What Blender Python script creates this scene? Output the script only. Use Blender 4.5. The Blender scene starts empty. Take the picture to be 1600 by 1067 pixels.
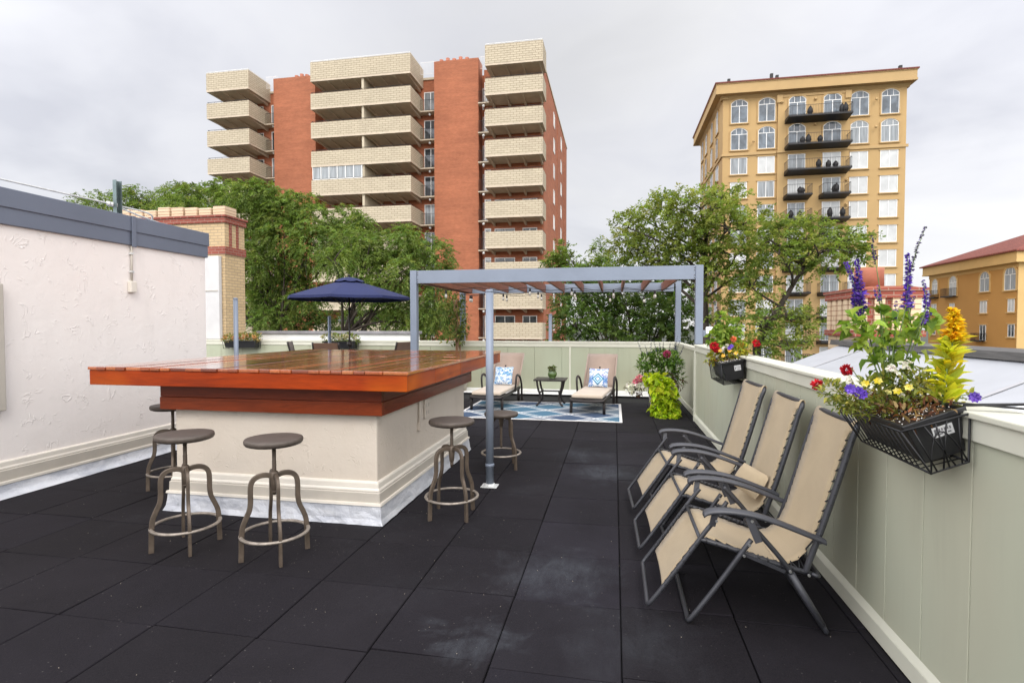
import bpy, math, random
import numpy as np
from mathutils import Vector, Matrix
R = math.radians
PI = math.pi
random.seed(7)
rng = np.random.default_rng(11)
S = bpy.context.scene
COL = S.collection

# ------------------------------------------------------------------ camera
cd = bpy.data.cameras.new('camera')
cd.sensor_width = 36.0
cd.lens = 19.125
cd.clip_start = 0.05
cd.clip_end = 3000
cam = bpy.data.objects.new('camera', cd)
cam.location = (0, 0, 1.5)
cam.rotation_euler = (R(90 - 1.718), 0, R(10.656))
COL.objects.link(cam)
S.camera = cam

# ------------------------------------------------------------------ light
SUN_EL, SUN_AZ = 44, 158          # azimuth clockwise from +Y (north)
S.view_settings.view_transform = 'Standard'
S.view_settings.look = 'None'
S.view_settings.exposure = 0.12
S.view_settings.gamma = 1.0
S.view_settings.use_curve_mapping = False
sd = bpy.data.lights.new('sun', 'SUN')
sd.energy = 1.5
sd.angle = R(30)
sd.color = (1.0, 0.94, 0.86)
sun = bpy.data.objects.new('sun', sd)
az = R(SUN_AZ); el = R(SUN_EL)
sv = Vector((math.sin(az) * math.cos(el), math.cos(az) * math.cos(el), math.sin(el)))
sun.rotation_euler = (-sv).to_track_quat('-Z', 'Y').to_euler()
COL.objects.link(sun)

W = bpy.data.worlds.new('World')
S.world = W
W.use_nodes = True
nt = W.node_tree
nt.nodes.clear()
def wn(t, **k):
    n = nt.nodes.new(t)
    for a, b in k.items(): setattr(n, a, b)
    return n
def wl(a, b): nt.links.new(a, b)
out = wn('ShaderNodeOutputWorld')
bg = wn('ShaderNodeBackground'); bg.inputs['Strength'].default_value = 0.1
wl(bg.outputs[0], out.inputs[0])
sky = wn('ShaderNodeTexSky', sky_type='NISHITA')
sky.sun_disc = False
sky.sun_elevation = el
sky.sun_rotation = az
tc = wn('ShaderNodeTexCoord')
sep = wn('ShaderNodeSeparateXYZ'); wl(tc.outputs['Generated'], sep.inputs[0])
def wm(op, a, b=None, c=None):
    n = wn('ShaderNodeMath', operation=op)
    for i, x in enumerate((a, b, c)):
        if x is None: continue
        if isinstance(x, (int, float)): n.inputs[i].default_value = x
        else: wl(x, n.inputs[i])
    return n.outputs[0]
zc = wm('MAXIMUM', sep.outputs[2], 0.0)
dn = wm('ADD', zc, 0.22)
px = wm('DIVIDE', sep.outputs[0], dn); py = wm('DIVIDE', sep.outputs[1], dn)
cmb = wn('ShaderNodeCombineXYZ'); wl(px, cmb.inputs[0]); wl(py, cmb.inputs[1])
def wnoise(scale, detail, rough, dist, off):
    mp = wn('ShaderNodeMapping'); mp.inputs['Location'].default_value = off
    wl(cmb.outputs[0], mp.inputs[0])
    n = wn('ShaderNodeTexNoise'); n.inputs['Scale'].default_value = scale
    n.inputs['Detail'].default_value = detail; n.inputs['Roughness'].default_value = rough
    n.inputs['Distortion'].default_value = dist
    wl(mp.outputs[0], n.inputs['Vector'])
    return n.outputs[0]
n1 = wnoise(0.75, 5, 0.52, 0.5, (3.1, 0.6, 0))
n2 = wnoise(2.3, 5, 0.5, 0.4, (1.0, 5.0, 0))
nn = wm('ADD', wm('MULTIPLY', n1, 0.72), wm('MULTIPLY', n2, 0.28))
rp = wn('ShaderNodeValToRGB'); wl(nn, rp.inputs[0])
cr = rp.color_ramp
cr.elements[0].position = 0.36; cr.elements[0].color = (0.58, 0.59, 0.65, 1)
cr.elements[1].position = 0.60; cr.elements[1].color = (0.86, 0.86, 0.88, 1)
e = cr.elements.new(0.47); e.color = (0.75, 0.755, 0.80, 1)
# brighter cloud towards the sun side and, as under any overcast, towards the zenith
sdir = wm('ADD', wm('MULTIPLY', sep.outputs[0], sv.x), wm('ADD', wm('MULTIPLY', sep.outputs[1], sv.y), wm('MULTIPLY', sep.outputs[2], sv.z)))
glow = wm('POWER', wm('MAXIMUM', wm('MULTIPLY_ADD', sdir, 0.5, 0.5), 0.0), 2.0)
def wlobe(d, p):
    L = math.sqrt(sum(c * c for c in d)); d = [c / L for c in d]
    q = wm('ADD', wm('MULTIPLY', sep.outputs[0], d[0]), wm('ADD', wm('MULTIPLY', sep.outputs[1], d[1]), wm('MULTIPLY', sep.outputs[2], d[2])))
    return wm('POWER', wm('MAXIMUM', q, 0.0), p)
west = wlobe((-0.80, -0.50, 0.35), 4.0)          # unseen sky glow added in the south west to brighten the side fence
grey = wm('MULTIPLY', wlobe((-0.10, 0.80, 0.62), 14.0), wm('MAXIMUM', 0.0, wm('MULTIPLY_ADD', n1, 3.2, -0.95)))     # a heavier grey cloud to the north
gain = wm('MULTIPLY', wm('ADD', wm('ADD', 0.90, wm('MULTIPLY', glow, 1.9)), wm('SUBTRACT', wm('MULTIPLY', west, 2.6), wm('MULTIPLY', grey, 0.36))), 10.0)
hz = wm('POWER', wm('SUBTRACT', 1.0, zc), 8.0)          # pale band low over the horizon
lift = wn('ShaderNodeMix', data_type='RGBA'); wl(hz, lift.inputs['Factor'])
wl(rp.outputs[0], lift.inputs['A']); lift.inputs['B'].default_value = (0.96, 0.955, 0.95, 1)
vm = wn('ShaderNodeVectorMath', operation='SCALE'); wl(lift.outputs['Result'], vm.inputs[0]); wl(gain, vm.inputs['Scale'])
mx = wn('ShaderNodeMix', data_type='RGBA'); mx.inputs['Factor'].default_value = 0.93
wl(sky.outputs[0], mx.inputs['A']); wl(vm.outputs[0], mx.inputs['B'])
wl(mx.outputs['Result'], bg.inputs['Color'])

# ------------------------------------------------------------------ materials
MATS = {}
def newmat(name):
    m = bpy.data.materials.new(name); m.use_nodes = True
    t = m.node_tree; b = t.nodes['Principled BSDF']
    MATS[name] = m
    return m, t, b
def N(t, typ, **k):
    n = t.nodes.new(typ)
    for a, b in k.items():
        if a.startswith('_'): n.inputs[a[1:].replace('_', ' ')].default_value = b
        else: setattr(n, a, b)
    return n
def mathn(t, op, a, b=None, c=None):
    n = t.nodes.new('ShaderNodeMath'); n.operation = op
    for i, x in enumerate((a, b, c)):
        if x is None: continue
        if isinstance(x, (int, float)): n.inputs[i].default_value = x
        else: t.links.new(x, n.inputs[i])
    return n.outputs[0]
def mixc(t, f, a, b, blend='MIX'):
    n = t.nodes.new('ShaderNodeMix'); n.data_type = 'RGBA'; n.blend_type = blend
    for key, x in (('Factor', f), ('A', a), ('B', b)):
        s = n.inputs[key]
        if isinstance(x, (int, float)): s.default_value = x
        elif isinstance(x, tuple): s.default_value = (x[0], x[1], x[2], 1)
        else: t.links.new(x, s)
    return n.outputs['Result']
def ramp(t, src, p0, c0, p1, c1):
    n = t.nodes.new('ShaderNodeValToRGB'); t.links.new(src, n.inputs[0])
    e = n.color_ramp.elements
    f = lambda c: (c, c, c, 1) if isinstance(c, (int, float)) else (c[0], c[1], c[2], 1)
    e[0].position = p0; e[0].color = f(c0); e[1].position = p1; e[1].color = f(c1)
    return n.outputs[0]
def noise(t, scale, detail=3, rough=0.5, dist=0.0, stretch=None, coord='Object', loc=(0, 0, 0)):
    tc = N(t, 'ShaderNodeTexCoord'); v = tc.outputs[coord]
    mp = N(t, 'ShaderNodeMapping'); mp.inputs['Location'].default_value = loc
    if stretch: mp.inputs['Scale'].default_value = stretch
    t.links.new(v, mp.inputs[0])
    n = N(t, 'ShaderNodeTexNoise', _Scale=scale, _Detail=detail, _Roughness=rough, _Distortion=dist)
    t.links.new(mp.outputs[0], n.inputs['Vector'])
    return n.outputs[0]
def bump(t, b, h, strength, dist=0.01, prev=None):
    n = N(t, 'ShaderNodeBump'); n.inputs['Strength'].default_value = strength; n.inputs['Distance'].default_value = dist
    t.links.new(h, n.inputs['Height'])
    if prev is not None: t.links.new(prev, n.inputs['Normal'])
    t.links.new(n.outputs[0], b.inputs['Normal'])
    return n.outputs[0]
def sc(c, k): return tuple(min(1, x * k) for x in c)
def pm(name, col, rough=0.6, metal=0.0, var=0.15, vs=4.0, bs=0.0, bscale=60, coat=0.0, tint=None, stretch=None, bdist=0.004):
    m, t, b = newmat(name)
    n = noise(t, vs, 4, 0.6, 0.3, stretch)
    c = mixc(t, ramp(t, n, 0.3, 0.0, 0.7, 1.0), sc(col, 1 - var), sc(col, 1 + var) if tint is None else tint)
    t.links.new(c, b.inputs['Base Color'])
    b.inputs['Roughness'].default_value = rough; b.inputs['Metallic'].default_value = metal
    b.inputs['Coat Weight'].default_value = coat
    if bs: bump(t, b, noise(t, bscale, 3, 0.6), bs, bdist)
    return m
def wallcoord(t, sx=1.0, sz=1.0):
    tc = N(t, 'ShaderNodeTexCoord'); sp = N(t, 'ShaderNodeSeparateXYZ'); t.links.new(tc.outputs['Object'], sp.inputs[0])
    a = mathn(t, 'ADD', sp.outputs[0], sp.outputs[1])
    cb = N(t, 'ShaderNodeCombineXYZ'); t.links.new(a, cb.inputs[0]); t.links.new(sp.outputs[2], cb.inputs[1])
    return cb.outputs[0]
def brickmat(name, c1, c2, mortar, bw, rh, ms, rough=0.85, bs=0.6, var=0.12, vs=0.35):
    m, t, b = newmat(name)
    br = N(t, 'ShaderNodeTexBrick'); t.links.new(wallcoord(t), br.inputs['Vector'])
    for k, v in (('Scale', 1.0), ('Brick Width', bw), ('Row Height', rh), ('Mortar Size', ms), ('Mortar Smooth', 0.2), ('Bias', 0.0)):
        br.inputs[k].default_value = v
    br.inputs['Color1'].default_value = (*c1, 1); br.inputs['Color2'].default_value = (*c2, 1); br.inputs['Mortar'].default_value = (*mortar, 1)
    n = noise(t, vs, 5, 0.6, 0.4)
    c = mixc(t, 1.0, br.outputs['Color'], ramp(t, n, 0.3, 1 - var, 0.7, 1.0), 'MULTIPLY')
    if name == 'red_brick': c = mixc(t, 1.0, c, ramp(t, noise(t, 1.0, 4, 0.75, 0.0, (0.5, 0.5, 4.5)), 0.3, 0.80, 0.7, 1.12), 'MULTIPLY')
    t.links.new(c, b.inputs['Base Color']); b.inputs['Roughness'].default_value = rough
    inv = mathn(t, 'SUBTRACT', 1.0, br.outputs['Fac'])
    bump(t, b, inv, bs, 0.01)
    return m

def stucco(name, col, scale=1.0, warm=(0.80, 0.70, 0.66)):
    m, t, b = newmat(name)
    n1 = noise(t, 1.2, 5, 0.62, 0.6)
    n2 = noise(t, 9.0, 4, 0.6, 0.8)
    c = mixc(t, ramp(t, n1, 0.35, 0.0, 0.7, 0.75), col, warm)
    c = mixc(t, ramp(t, n2, 0.62, 0.0, 0.8, 0.22), c, sc(col, 0.72))
    t.links.new(c, b.inputs['Base Color']); b.inputs['Roughness'].default_value = 0.85
    # trowel marks: broad flats broken by sharp ridges
    nd = noise(t, 5.2 * scale, 2, 0.5, 1.8)
    r = mathn(t, 'ABSOLUTE', mathn(t, 'SUBTRACT', nd, 0.5))
    ridge = ramp(t, r, 0.0, 1.0, 0.028, 0.0)
    msk = ramp(t, noise(t, 6.0 * scale, 2, 0.5, 0.2, loc=(4, 2, 7)), 0.53, 0.0, 0.62, 0.9)
    h = mathn(t, 'ADD', mathn(t, 'MULTIPLY', ridge, msk), mathn(t, 'MULTIPLY', noise(t, 22 * scale, 4, 0.65, 0.5), 0.30))
    h = mathn(t, 'ADD', h, mathn(t, 'MULTIPLY', noise(t, 4 * scale, 3, 0.5, 0.6), 0.9))
    bump(t, b, h, 0.40, 0.013)
    return m

STUCCO = stucco('painted_stucco', (0.83, 0.775, 0.735), warm=(0.81, 0.745, 0.70))
STUCCO_BAR = stucco('cream_stucco', (0.60, 0.535, 0.455), 1.5, warm=(0.57, 0.495, 0.41))
TRIM = pm('cream_trim_paint', (0.70, 0.65, 0.57), 0.5, var=0.05)
TRIM_DIM = pm('greige_trim_paint', (0.47, 0.43, 0.37), 0.6, var=0.06)
WHITE = pm('white_paint', (0.78, 0.78, 0.76), 0.5, var=0.05, vs=2)
COPING = pm('slate_blue_metal', (0.145, 0.165, 0.215), 0.45, 0.2, var=0.06, vs=1.5)
BLUEGREY = pm('blue_grey_paint', (0.195, 0.228, 0.285), 0.45, 0.1, var=0.06, vs=3)
FENCE = pm('sage_fence_paint', (0.50, 0.485, 0.365), 0.5, var=0.05, vs=0.8, bs=0.12, bscale=14, tint=(0.47, 0.49, 0.375))
def streaky(m, amt, sx=9.0):
    t = m.node_tree; b = t.nodes['Principled BSDF']; src = b.inputs['Base Color'].links[0].from_socket
    n = noise(t, 1.0, 4, 0.65, 0.3, (sx, sx, 0.8)); n2 = noise(t, 1.0, 3, 0.6, 0.2, (2.0, 2.0, 1.2), loc=(3, 5, 1))
    k = mathn(t, 'MULTIPLY', ramp(t, n, 0.45, 0.0, 0.75, 1.0), ramp(t, n2, 0.4, 0.0, 0.65, 1.0))
    t.links.new(mixc(t, mathn(t, 'MULTIPLY', k, amt), src, (0.20, 0.18, 0.14)), b.inputs['Base Color'])
streaky(FENCE, 0.22); streaky(STUCCO, 0.10, 5.0); streaky(STUCCO_BAR, 0.12, 6.0)
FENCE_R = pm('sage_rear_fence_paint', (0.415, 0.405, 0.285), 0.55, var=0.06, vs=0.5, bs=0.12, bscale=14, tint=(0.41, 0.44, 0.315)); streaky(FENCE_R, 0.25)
FENCETRIM = pm('sage_cream_trim', (0.63, 0.62, 0.51), 0.5, var=0.06, vs=2)
STEEL = pm('weathered_stool_metal', (0.115, 0.088, 0.066), 0.5, 0.35, var=0.3, vs=14, bs=0.1, bscale=90)
STEEL_WORN = pm('worn_footrest_metal', (0.30, 0.26, 0.22), 0.45, 0.4, var=0.35, vs=18)
SEATM = pm('weathered_seat_metal', (0.088, 0.070, 0.057), 0.55, 0.2, var=0.25, vs=9, stretch=(1, 5, 1), bs=0.1, bscale=50)
GALV = pm('galvanized_plate', (0.62, 0.63, 0.62), 0.5, 0.2, var=0.15, vs=20)
CHARC = pm('charcoal_tube_paint', (0.040, 0.041, 0.048), 0.38, 0.1, var=0.2, vs=12)
ARMP = pm('charcoal_plastic', (0.055, 0.056, 0.065), 0.42, 0.0, var=0.12, vs=12)
CORD = pm('black_elastic_cord', (0.018, 0.018, 0.02), 0.7, var=0.1)
BOLT = pm('zinc_bolt', (0.6, 0.6, 0.6), 0.3, 0.9, var=0.1)
BROWNM = pm('dark_bronze_metal', (0.030, 0.024, 0.022), 0.4, 0.3, var=0.2, vs=8)
BLACKP = pm('black_planter_plastic', (0.016, 0.016, 0.018), 0.38, var=0.2, vs=6)
BLACKW = pm('black_wire', (0.012, 0.012, 0.013), 0.45, 0.3, var=0.1)
NAVY = pm('navy_canvas', (0.009, 0.016, 0.078), 0.8, var=0.12, vs=3, bs=0.15, bscale=240)
SOIL = pm('potting_soil', (0.035, 0.022, 0.015), 0.95, var=0.5, vs=60, bs=0.9, bscale=90, bdist=0.02)
LITTER = pm('dry_leaf', (0.22, 0.10, 0.045), 0.8, var=0.45, vs=40)
PERLITE = pm('white_perlite', (0.75, 0.73, 0.68), 0.8, var=0.1)
STICKER = pm('white_sticker', (0.72, 0.72, 0.72), 0.5, var=0.1, vs=50)
STICKER_INK = pm('grey_sticker_print', (0.18, 0.18, 0.19), 0.6, var=0.2, vs=50)
POTGREEN = pm('green_glazed_pot', (0.075, 0.13, 0.03), 0.15, var=0.25, vs=9, coat=0.6)
POTBEIGE = pm('beige_stone_pot', (0.46, 0.42, 0.34), 0.8, var=0.12, vs=12, bs=0.2, bscale=70)
BARK = pm('tree_bark', (0.050, 0.038, 0.028), 0.9, var=0.4, vs=6, bs=0.7, bscale=18, stretch=(1, 1, 0.25), bdist=0.03)
VINEBARK = pm('pale_vine_bark', (0.25, 0.15, 0.085), 0.85, var=0.4, vs=20, stretch=(1, 1, 0.2), bs=0.5, bscale=40)
STEM = pm('green_stem', (0.13, 0.19, 0.055), 0.6, var=0.25, vs=20)
TERRA = pm('terracotta', (0.36, 0.13, 0.08), 0.8, var=0.2, vs=6, bs=0.2, bscale=40)
SOFFIT = pm('taupe_soffit_concrete', (0.55, 0.46, 0.35), 0.9, var=0.12, vs=1)  # even concrete tone for slabs, soffit beams and landings
CREAMC = pm('cream_concrete', (0.52, 0.45, 0.33), 0.85, var=0.1, vs=0.8)
TOWER = pm('tan_stucco', (0.445, 0.295, 0.128), 0.85, var=0.05, vs=0.25, bs=0.1, bscale=8)
TOWERTRIM = pm('tan_stucco_trim', (0.44, 0.295, 0.132), 0.8, var=0.05, vs=0.6)
ORANGE = pm('ochre_stucco', (0.50, 0.265, 0.075), 0.85, var=0.06, vs=0.2, bs=0.1, bscale=8)
ORANGETRIM = pm('ochre_trim', (0.60, 0.40, 0.16), 0.8, var=0.05, vs=0.6)
IRON = pm('black_iron', (0.016, 0.015, 0.016), 0.5, 0.3, var=0.2)
ASPH = pm('street_asphalt', (0.05, 0.05, 0.052), 0.9, var=0.25, vs=0.15, tint=(0.075, 0.085, 0.05))
MEMBRANE = pm('white_roof_membrane', (0.40, 0.41, 0.43), 0.55, var=0.10, vs=1.3, bs=0.25, bscale=2.2, bdist=0.02)
RIDGE = pm('dark_roof_coping', (0.10, 0.095, 0.09), 0.85, var=0.35, vs=3, stretch=(8, 1, 8), bs=0.5, bscale=18)
RAFTER = pm('red_stained_rafter', (0.185, 0.066, 0.038), 0.55, var=0.3, vs=5, stretch=(8, 0.7, 8), bs=0.15, bscale=30)
BLINDS = pm('window_blinds', (0.50, 0.51, 0.50), 0.25, var=0.14, vs=0.9, coat=0.5)
CURTAIN = pm('window_curtain', (0.22, 0.24, 0.25), 0.2, var=0.45, vs=1.4, stretch=(5, 5, 0.3), coat=0.6)
BLACKGLASS = pm('string_bulb_socket', (0.01, 0.01, 0.01), 0.4, var=0.1)
BULB = pm('clear_bulb_glass', (0.55, 0.52, 0.46), 0.08, var=0.1, coat=1)
TILE_RED = brickmat('red_clay_roof_tiles', (0.30, 0.085, 0.055), (0.24, 0.065, 0.045), (0.10, 0.03, 0.025), 0.30, 0.35, 0.03)
RED = brickmat('red_brick', (0.45, 0.147, 0.067), (0.365, 0.114, 0.051), (0.45, 0.19, 0.105), 0.23, 0.08, 0.008, var=0.2)
REDDARK = brickmat('dark_red_brick', (0.31, 0.075, 0.048), (0.25, 0.058, 0.038), (0.34, 0.20, 0.15), 0.2, 0.07, 0.008)
BUFF = brickmat('buff_brick', (0.62, 0.46, 0.26), (0.55, 0.40, 0.22), (0.40, 0.30, 0.19), 0.22, 0.075, 0.010, var=0.12, vs=2)
CREAMB = brickmat('cream_glazed_brick', (0.68, 0.53, 0.36), (0.64, 0.49, 0.32), (0.34, 0.20, 0.13), 9.0, 0.078, 0.007, var=0.1, vs=2)
BREEZE = brickmat('cream_breeze_block', (0.55, 0.475, 0.345), (0.49, 0.42, 0.305), (0.29, 0.225, 0.15), 0.55, 0.19, 0.018, bs=1.0, var=0.08, vs=0.5)

def glassmat(name, col, rough=0.06):
    m, t, b = newmat(name)
    n = noise(t, 0.9, 3, 0.5, 0.5)
    t.links.new(mixc(t, ramp(t, n, 0.4, 0.0, 0.6, 1.0), sc(col, 0.6), sc(col, 1.5)), b.inputs['Base Color'])
    b.inputs['Roughness'].default_value = rough; b.inputs['Specular IOR Level'].default_value = 0.8
    return m
GLASS = glassmat('dark_window_glass', (0.045, 0.052, 0.06))
BLUEGL = glassmat('blue_grey_window_glass', (0.085, 0.105, 0.125), 0.08)

def woodmat(name, rough, coat, gain=1.0, axis=(9, 0.8, 9)):
    m, t, b = newmat(name)
    at = N(t, 'ShaderNodeAttribute', attribute_name='tint')
    g = noise(t, 5.0, 5, 0.62, 1.6, axis)
    g2 = noise(t, 26, 3, 0.6, 0.4, axis)
    g3 = noise(t, 1.1, 3, 0.5, 0.5)
    c = mixc(t, ramp(t, g, 0.30, 0.0, 0.72, 1.0), sc((1, 1, 1), 0.48 * gain), (1, 1, 1))
    c = mixc(t, 1.0, at.outputs['Color'], c, 'MULTIPLY')
    c = mixc(t, ramp(t, g2, 0.45, 0.0, 0.8, 0.35), c, (0.10, 0.014, 0.003))
    if 'apron' not in name: c = mixc(t, ramp(t, g3, 0.4, 0.0, 0.75, 0.30), c, (0.46, 0.070, 0.003))
    t.links.new(c, b.inputs['Base Color'])
    if 'fascia' in name or 'side' in name:
        kn = noise(t, 1.7, 3, 0.55, 1.2, tuple(q * 0.5 for q in axis), loc=(2, 4, 1)); c = mixc(t, ramp(t, kn, 0.35, 0.75, 0.60, 0.0), c, (0.17, 0.020, 0.003)); c = mixc(t, ramp(t, noise(t, 1.0, 2, 0.5, 0.8, loc=(7, 1, 3)), 0.5, 0.0, 0.7, 0.6), c, (0.52, 0.110, 0.006))
        t.links.new(c, b.inputs['Base Color'])
    b.inputs['Roughness'].default_value = rough
    b.inputs['Coat Weight'].default_value = coat; b.inputs['Coat Roughness'].default_value = 0.10
    bump(t, b, noise(t, 3.0, 2, 0.5, 0.2, (2.2, 0.5, 2)), 0.06, 0.02)
    if coat < 0.5: b.inputs['Specular IOR Level'].default_value = 0.18
    return m
WOOD_Y = woodmat('varnished_planks', 0.25, 1.0)
WOOD_X = woodmat('varnished_fascia_wood', 0.38, 0.12, 1.2, (0.8, 9, 9))
WOOD_AX = woodmat('varnished_apron_wood', 0.38, 0.12, 1.1, (0.8, 9, 9))
WOOD_AS = woodmat('varnished_end_apron_wood', 0.38, 0.12, 1.1, (9, 0.8, 9))
WOOD_S = woodmat('varnished_side_wood', 0.38, 0.15, 1.2, (9, 0.8, 9))

def rubber():
    m, t, b = newmat('black_rubber_tiles')
    at = N(t, 'ShaderNodeAttribute', attribute_name='tint')
    base = mixc(t, ramp(t, noise(t, 1.3, 5, 0.65, 0.4), 0.3, 0.0, 0.75, 1.0), (0.0058, 0.0048, 0.0064), (0.0132, 0.0114, 0.0142))
    base = mixc(t, 1.0, base, at.outputs['Color'], 'MULTIPLY')
    fine = noise(t, 120, 2, 0.7)
    base = mixc(t, ramp(t, fine, 0.35, 0.0, 0.75, 0.55), base, (0.020, 0.0165, 0.0195))
    # dust washed into pale patches, and scattered specks of grit
    d = mathn(t, 'MULTIPLY', ramp(t, noise(t, 0.85, 4, 0.6, 0.7, loc=(0.2, 3.2, 0)), 0.56, 0.0, 0.74, 1.0), ramp(t, noise(t, 14, 4, 0.7, 0.6), 0.35, 0.1, 0.7, 1.0))
    base = mixc(t, mathn(t, 'MULTIPLY', d, 0.45), base, (0.040, 0.042, 0.047))
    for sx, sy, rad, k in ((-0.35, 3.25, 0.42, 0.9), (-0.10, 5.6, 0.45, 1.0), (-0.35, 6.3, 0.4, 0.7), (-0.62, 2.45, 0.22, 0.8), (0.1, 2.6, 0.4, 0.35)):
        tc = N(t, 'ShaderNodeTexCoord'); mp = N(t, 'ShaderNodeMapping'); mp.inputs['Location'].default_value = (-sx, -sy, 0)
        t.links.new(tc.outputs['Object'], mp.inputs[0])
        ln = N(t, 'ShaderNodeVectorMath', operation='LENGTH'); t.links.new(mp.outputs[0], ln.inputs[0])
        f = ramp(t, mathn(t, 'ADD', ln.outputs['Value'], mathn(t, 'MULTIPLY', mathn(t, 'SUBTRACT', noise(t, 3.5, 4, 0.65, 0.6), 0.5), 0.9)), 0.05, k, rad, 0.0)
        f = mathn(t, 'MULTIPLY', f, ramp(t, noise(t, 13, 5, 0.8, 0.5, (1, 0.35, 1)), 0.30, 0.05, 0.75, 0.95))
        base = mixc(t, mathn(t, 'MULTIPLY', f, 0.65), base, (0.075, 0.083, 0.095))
    vo = N(t, 'ShaderNodeTexVoronoi', _Scale=26.0); tc = N(t, 'ShaderNodeTexCoord'); t.links.new(tc.outputs['Object'], vo.inputs['Vector'])
    sp = mathn(t, 'MULTIPLY', ramp(t, vo.outputs['Distance'], 0.07, 1.0, 0.11, 0.0), ramp(t, noise(t, 2.2, 3, 0.6, loc=(5, 1, 0)), 0.45, 0.0, 0.58, 1.0))
    base = mixc(t, mathn(t, 'MULTIPLY', sp, 0.4), base, (0.16, 0.15, 0.14))
    t.links.new(base, b.inputs['Base Color'])
    b.inputs['Roughness'].default_value = 0.85; b.inputs['Specular IOR Level'].default_value = 0.2
    pr = bump(t, b, fine, 0.5, 0.004)
    bump(t, b, noise(t, 1.6, 3, 0.5), 0.3, 0.03, pr)
    return m
RUBBER = rubber()
UNDER = pm('black_roof_membrane', (0.008, 0.008, 0.009), 0.9, var=0.2)

def flashing():
    m, t, b = newmat('painted_aluminium_flashing')
    n = noise(t, 2.5, 5, 0.65, 1.0, (1, 1, 3))
    c = mixc(t, ramp(t, n, 0.35, 0.0, 0.65, 1.0), (0.40, 0.42, 0.47), (0.68, 0.69, 0.72))
    n2 = noise(t, 14, 4, 0.7, 0.8)
    c = mixc(t, ramp(t, n2, 0.60, 0.0, 0.75, 0.6), c, (0.24, 0.25, 0.27))
    t.links.new(c, b.inputs['Base Color']); b.inputs['Roughness'].default_value = 0.5; b.inputs['Metallic'].default_value = 0.15
    bump(t, b, noise(t, 5, 4, 0.6, 1.2), 0.8, 0.02)
    return m
FLASH = flashing()

def fabric(name, col, weave=420, var=0.08, sheen=0.25):
    m, t, b = newmat(name)
    c = mixc(t, ramp(t, noise(t, 3.0, 4, 0.6, 0.5), 0.3, 0.0, 0.7, 1.0), sc(col, 1 - var), sc(col, 1 + var))
    w = noise(t, weave, 1, 0.5)
    c = mixc(t, ramp(t, w, 0.4, 0.0, 0.7, 0.25), c, sc(col, 0.6))
    t.links.new(c, b.inputs['Base Color']); b.inputs['Roughness'].default_value = 0.85
    b.inputs['Sheen Weight'].default_value = sheen
    bump(t, b, w, 0.3, 0.002)
    return m
SLING = fabric('tan_mesh_sling', (0.40, 0.312, 0.195), sheen=0.12)
LSLING = fabric('taupe_sling', (0.37, 0.275, 0.215))
CUSH = fabric('beige_cushion', (0.55, 0.455, 0.355), 200)
WICK = fabric('brown_woven_back', (0.13, 0.065, 0.035), 120, 0.2)

def rugmat():
    m, t, b = newmat('blue_diamond_rug')
    tc = N(t, 'ShaderNodeTexCoord'); sp = N(t, 'ShaderNodeSeparateXYZ'); t.links.new(tc.outputs['Object'], sp.inputs[0])
    a = mathn(t, 'DIVIDE', sp.outputs[0], 0.86); c2 = mathn(t, 'DIVIDE', sp.outputs[1], 0.74)
    u = mathn(t, 'ADD', a, c2); v = mathn(t, 'SUBTRACT', a, c2)
    def lines(q):
        f = mathn(t, 'FRACT', mathn(t, 'ADD', q, 20.0))
        l1 = mathn(t, 'LESS_THAN', f, 0.060)
        l2 = mathn(t, 'MULTIPLY', mathn(t, 'GREATER_THAN', f, 0.16), mathn(t, 'LESS_THAN', f, 0.20))
        return mathn(t, 'MAXIMUM', l1, l2)
    ln = mathn(t, 'MAXIMUM', lines(u), lines(v))
    cb = N(t, 'ShaderNodeCombineXYZ')
    t.links.new(mathn(t, 'FLOOR', u), cb.inputs[0]); t.links.new(mathn(t, 'FLOOR', v), cb.inputs[1])
    wnz = N(t, 'ShaderNodeTexWhiteNoise', noise_dimensions='2D'); t.links.new(cb.outputs[0], wnz.inputs['Vector'])
    rp = N(t, 'ShaderNodeValToRGB'); t.links.new(wnz.outputs['Value'], rp.inputs[0]); rp.color_ramp.interpolation = 'CONSTANT'
    e = rp.color_ramp.elements
    e[0].position = 0; e[0].color = (0.020, 0.050, 0.11, 1); e[1].position = 0.34; e[1].color = (0.035, 0.125, 0.20, 1)
    q = e.new(0.6); q.color = (0.11, 0.16, 0.21, 1); q = e.new(0.82); q.color = (0.085, 0.115, 0.16, 1)
    c = mixc(t, ln, rp.outputs[0], (0.72, 0.72, 0.70))
    c = mixc(t, ramp(t, noise(t, 160, 2, 0.6), 0.4, 0.0, 0.8, 0.35), c, (0.25, 0.28, 0.32))
    t.links.new(c, b.inputs['Base Color']); b.inputs['Roughness'].default_value = 0.95
    bump(t, b, noise(t, 200, 2, 0.6), 0.4, 0.003)
    return m
RUG = rugmat()
RUGEDGE = pm('white_rug_border', (0.70, 0.68, 0.66), 0.95, var=0.08, vs=40)

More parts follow.
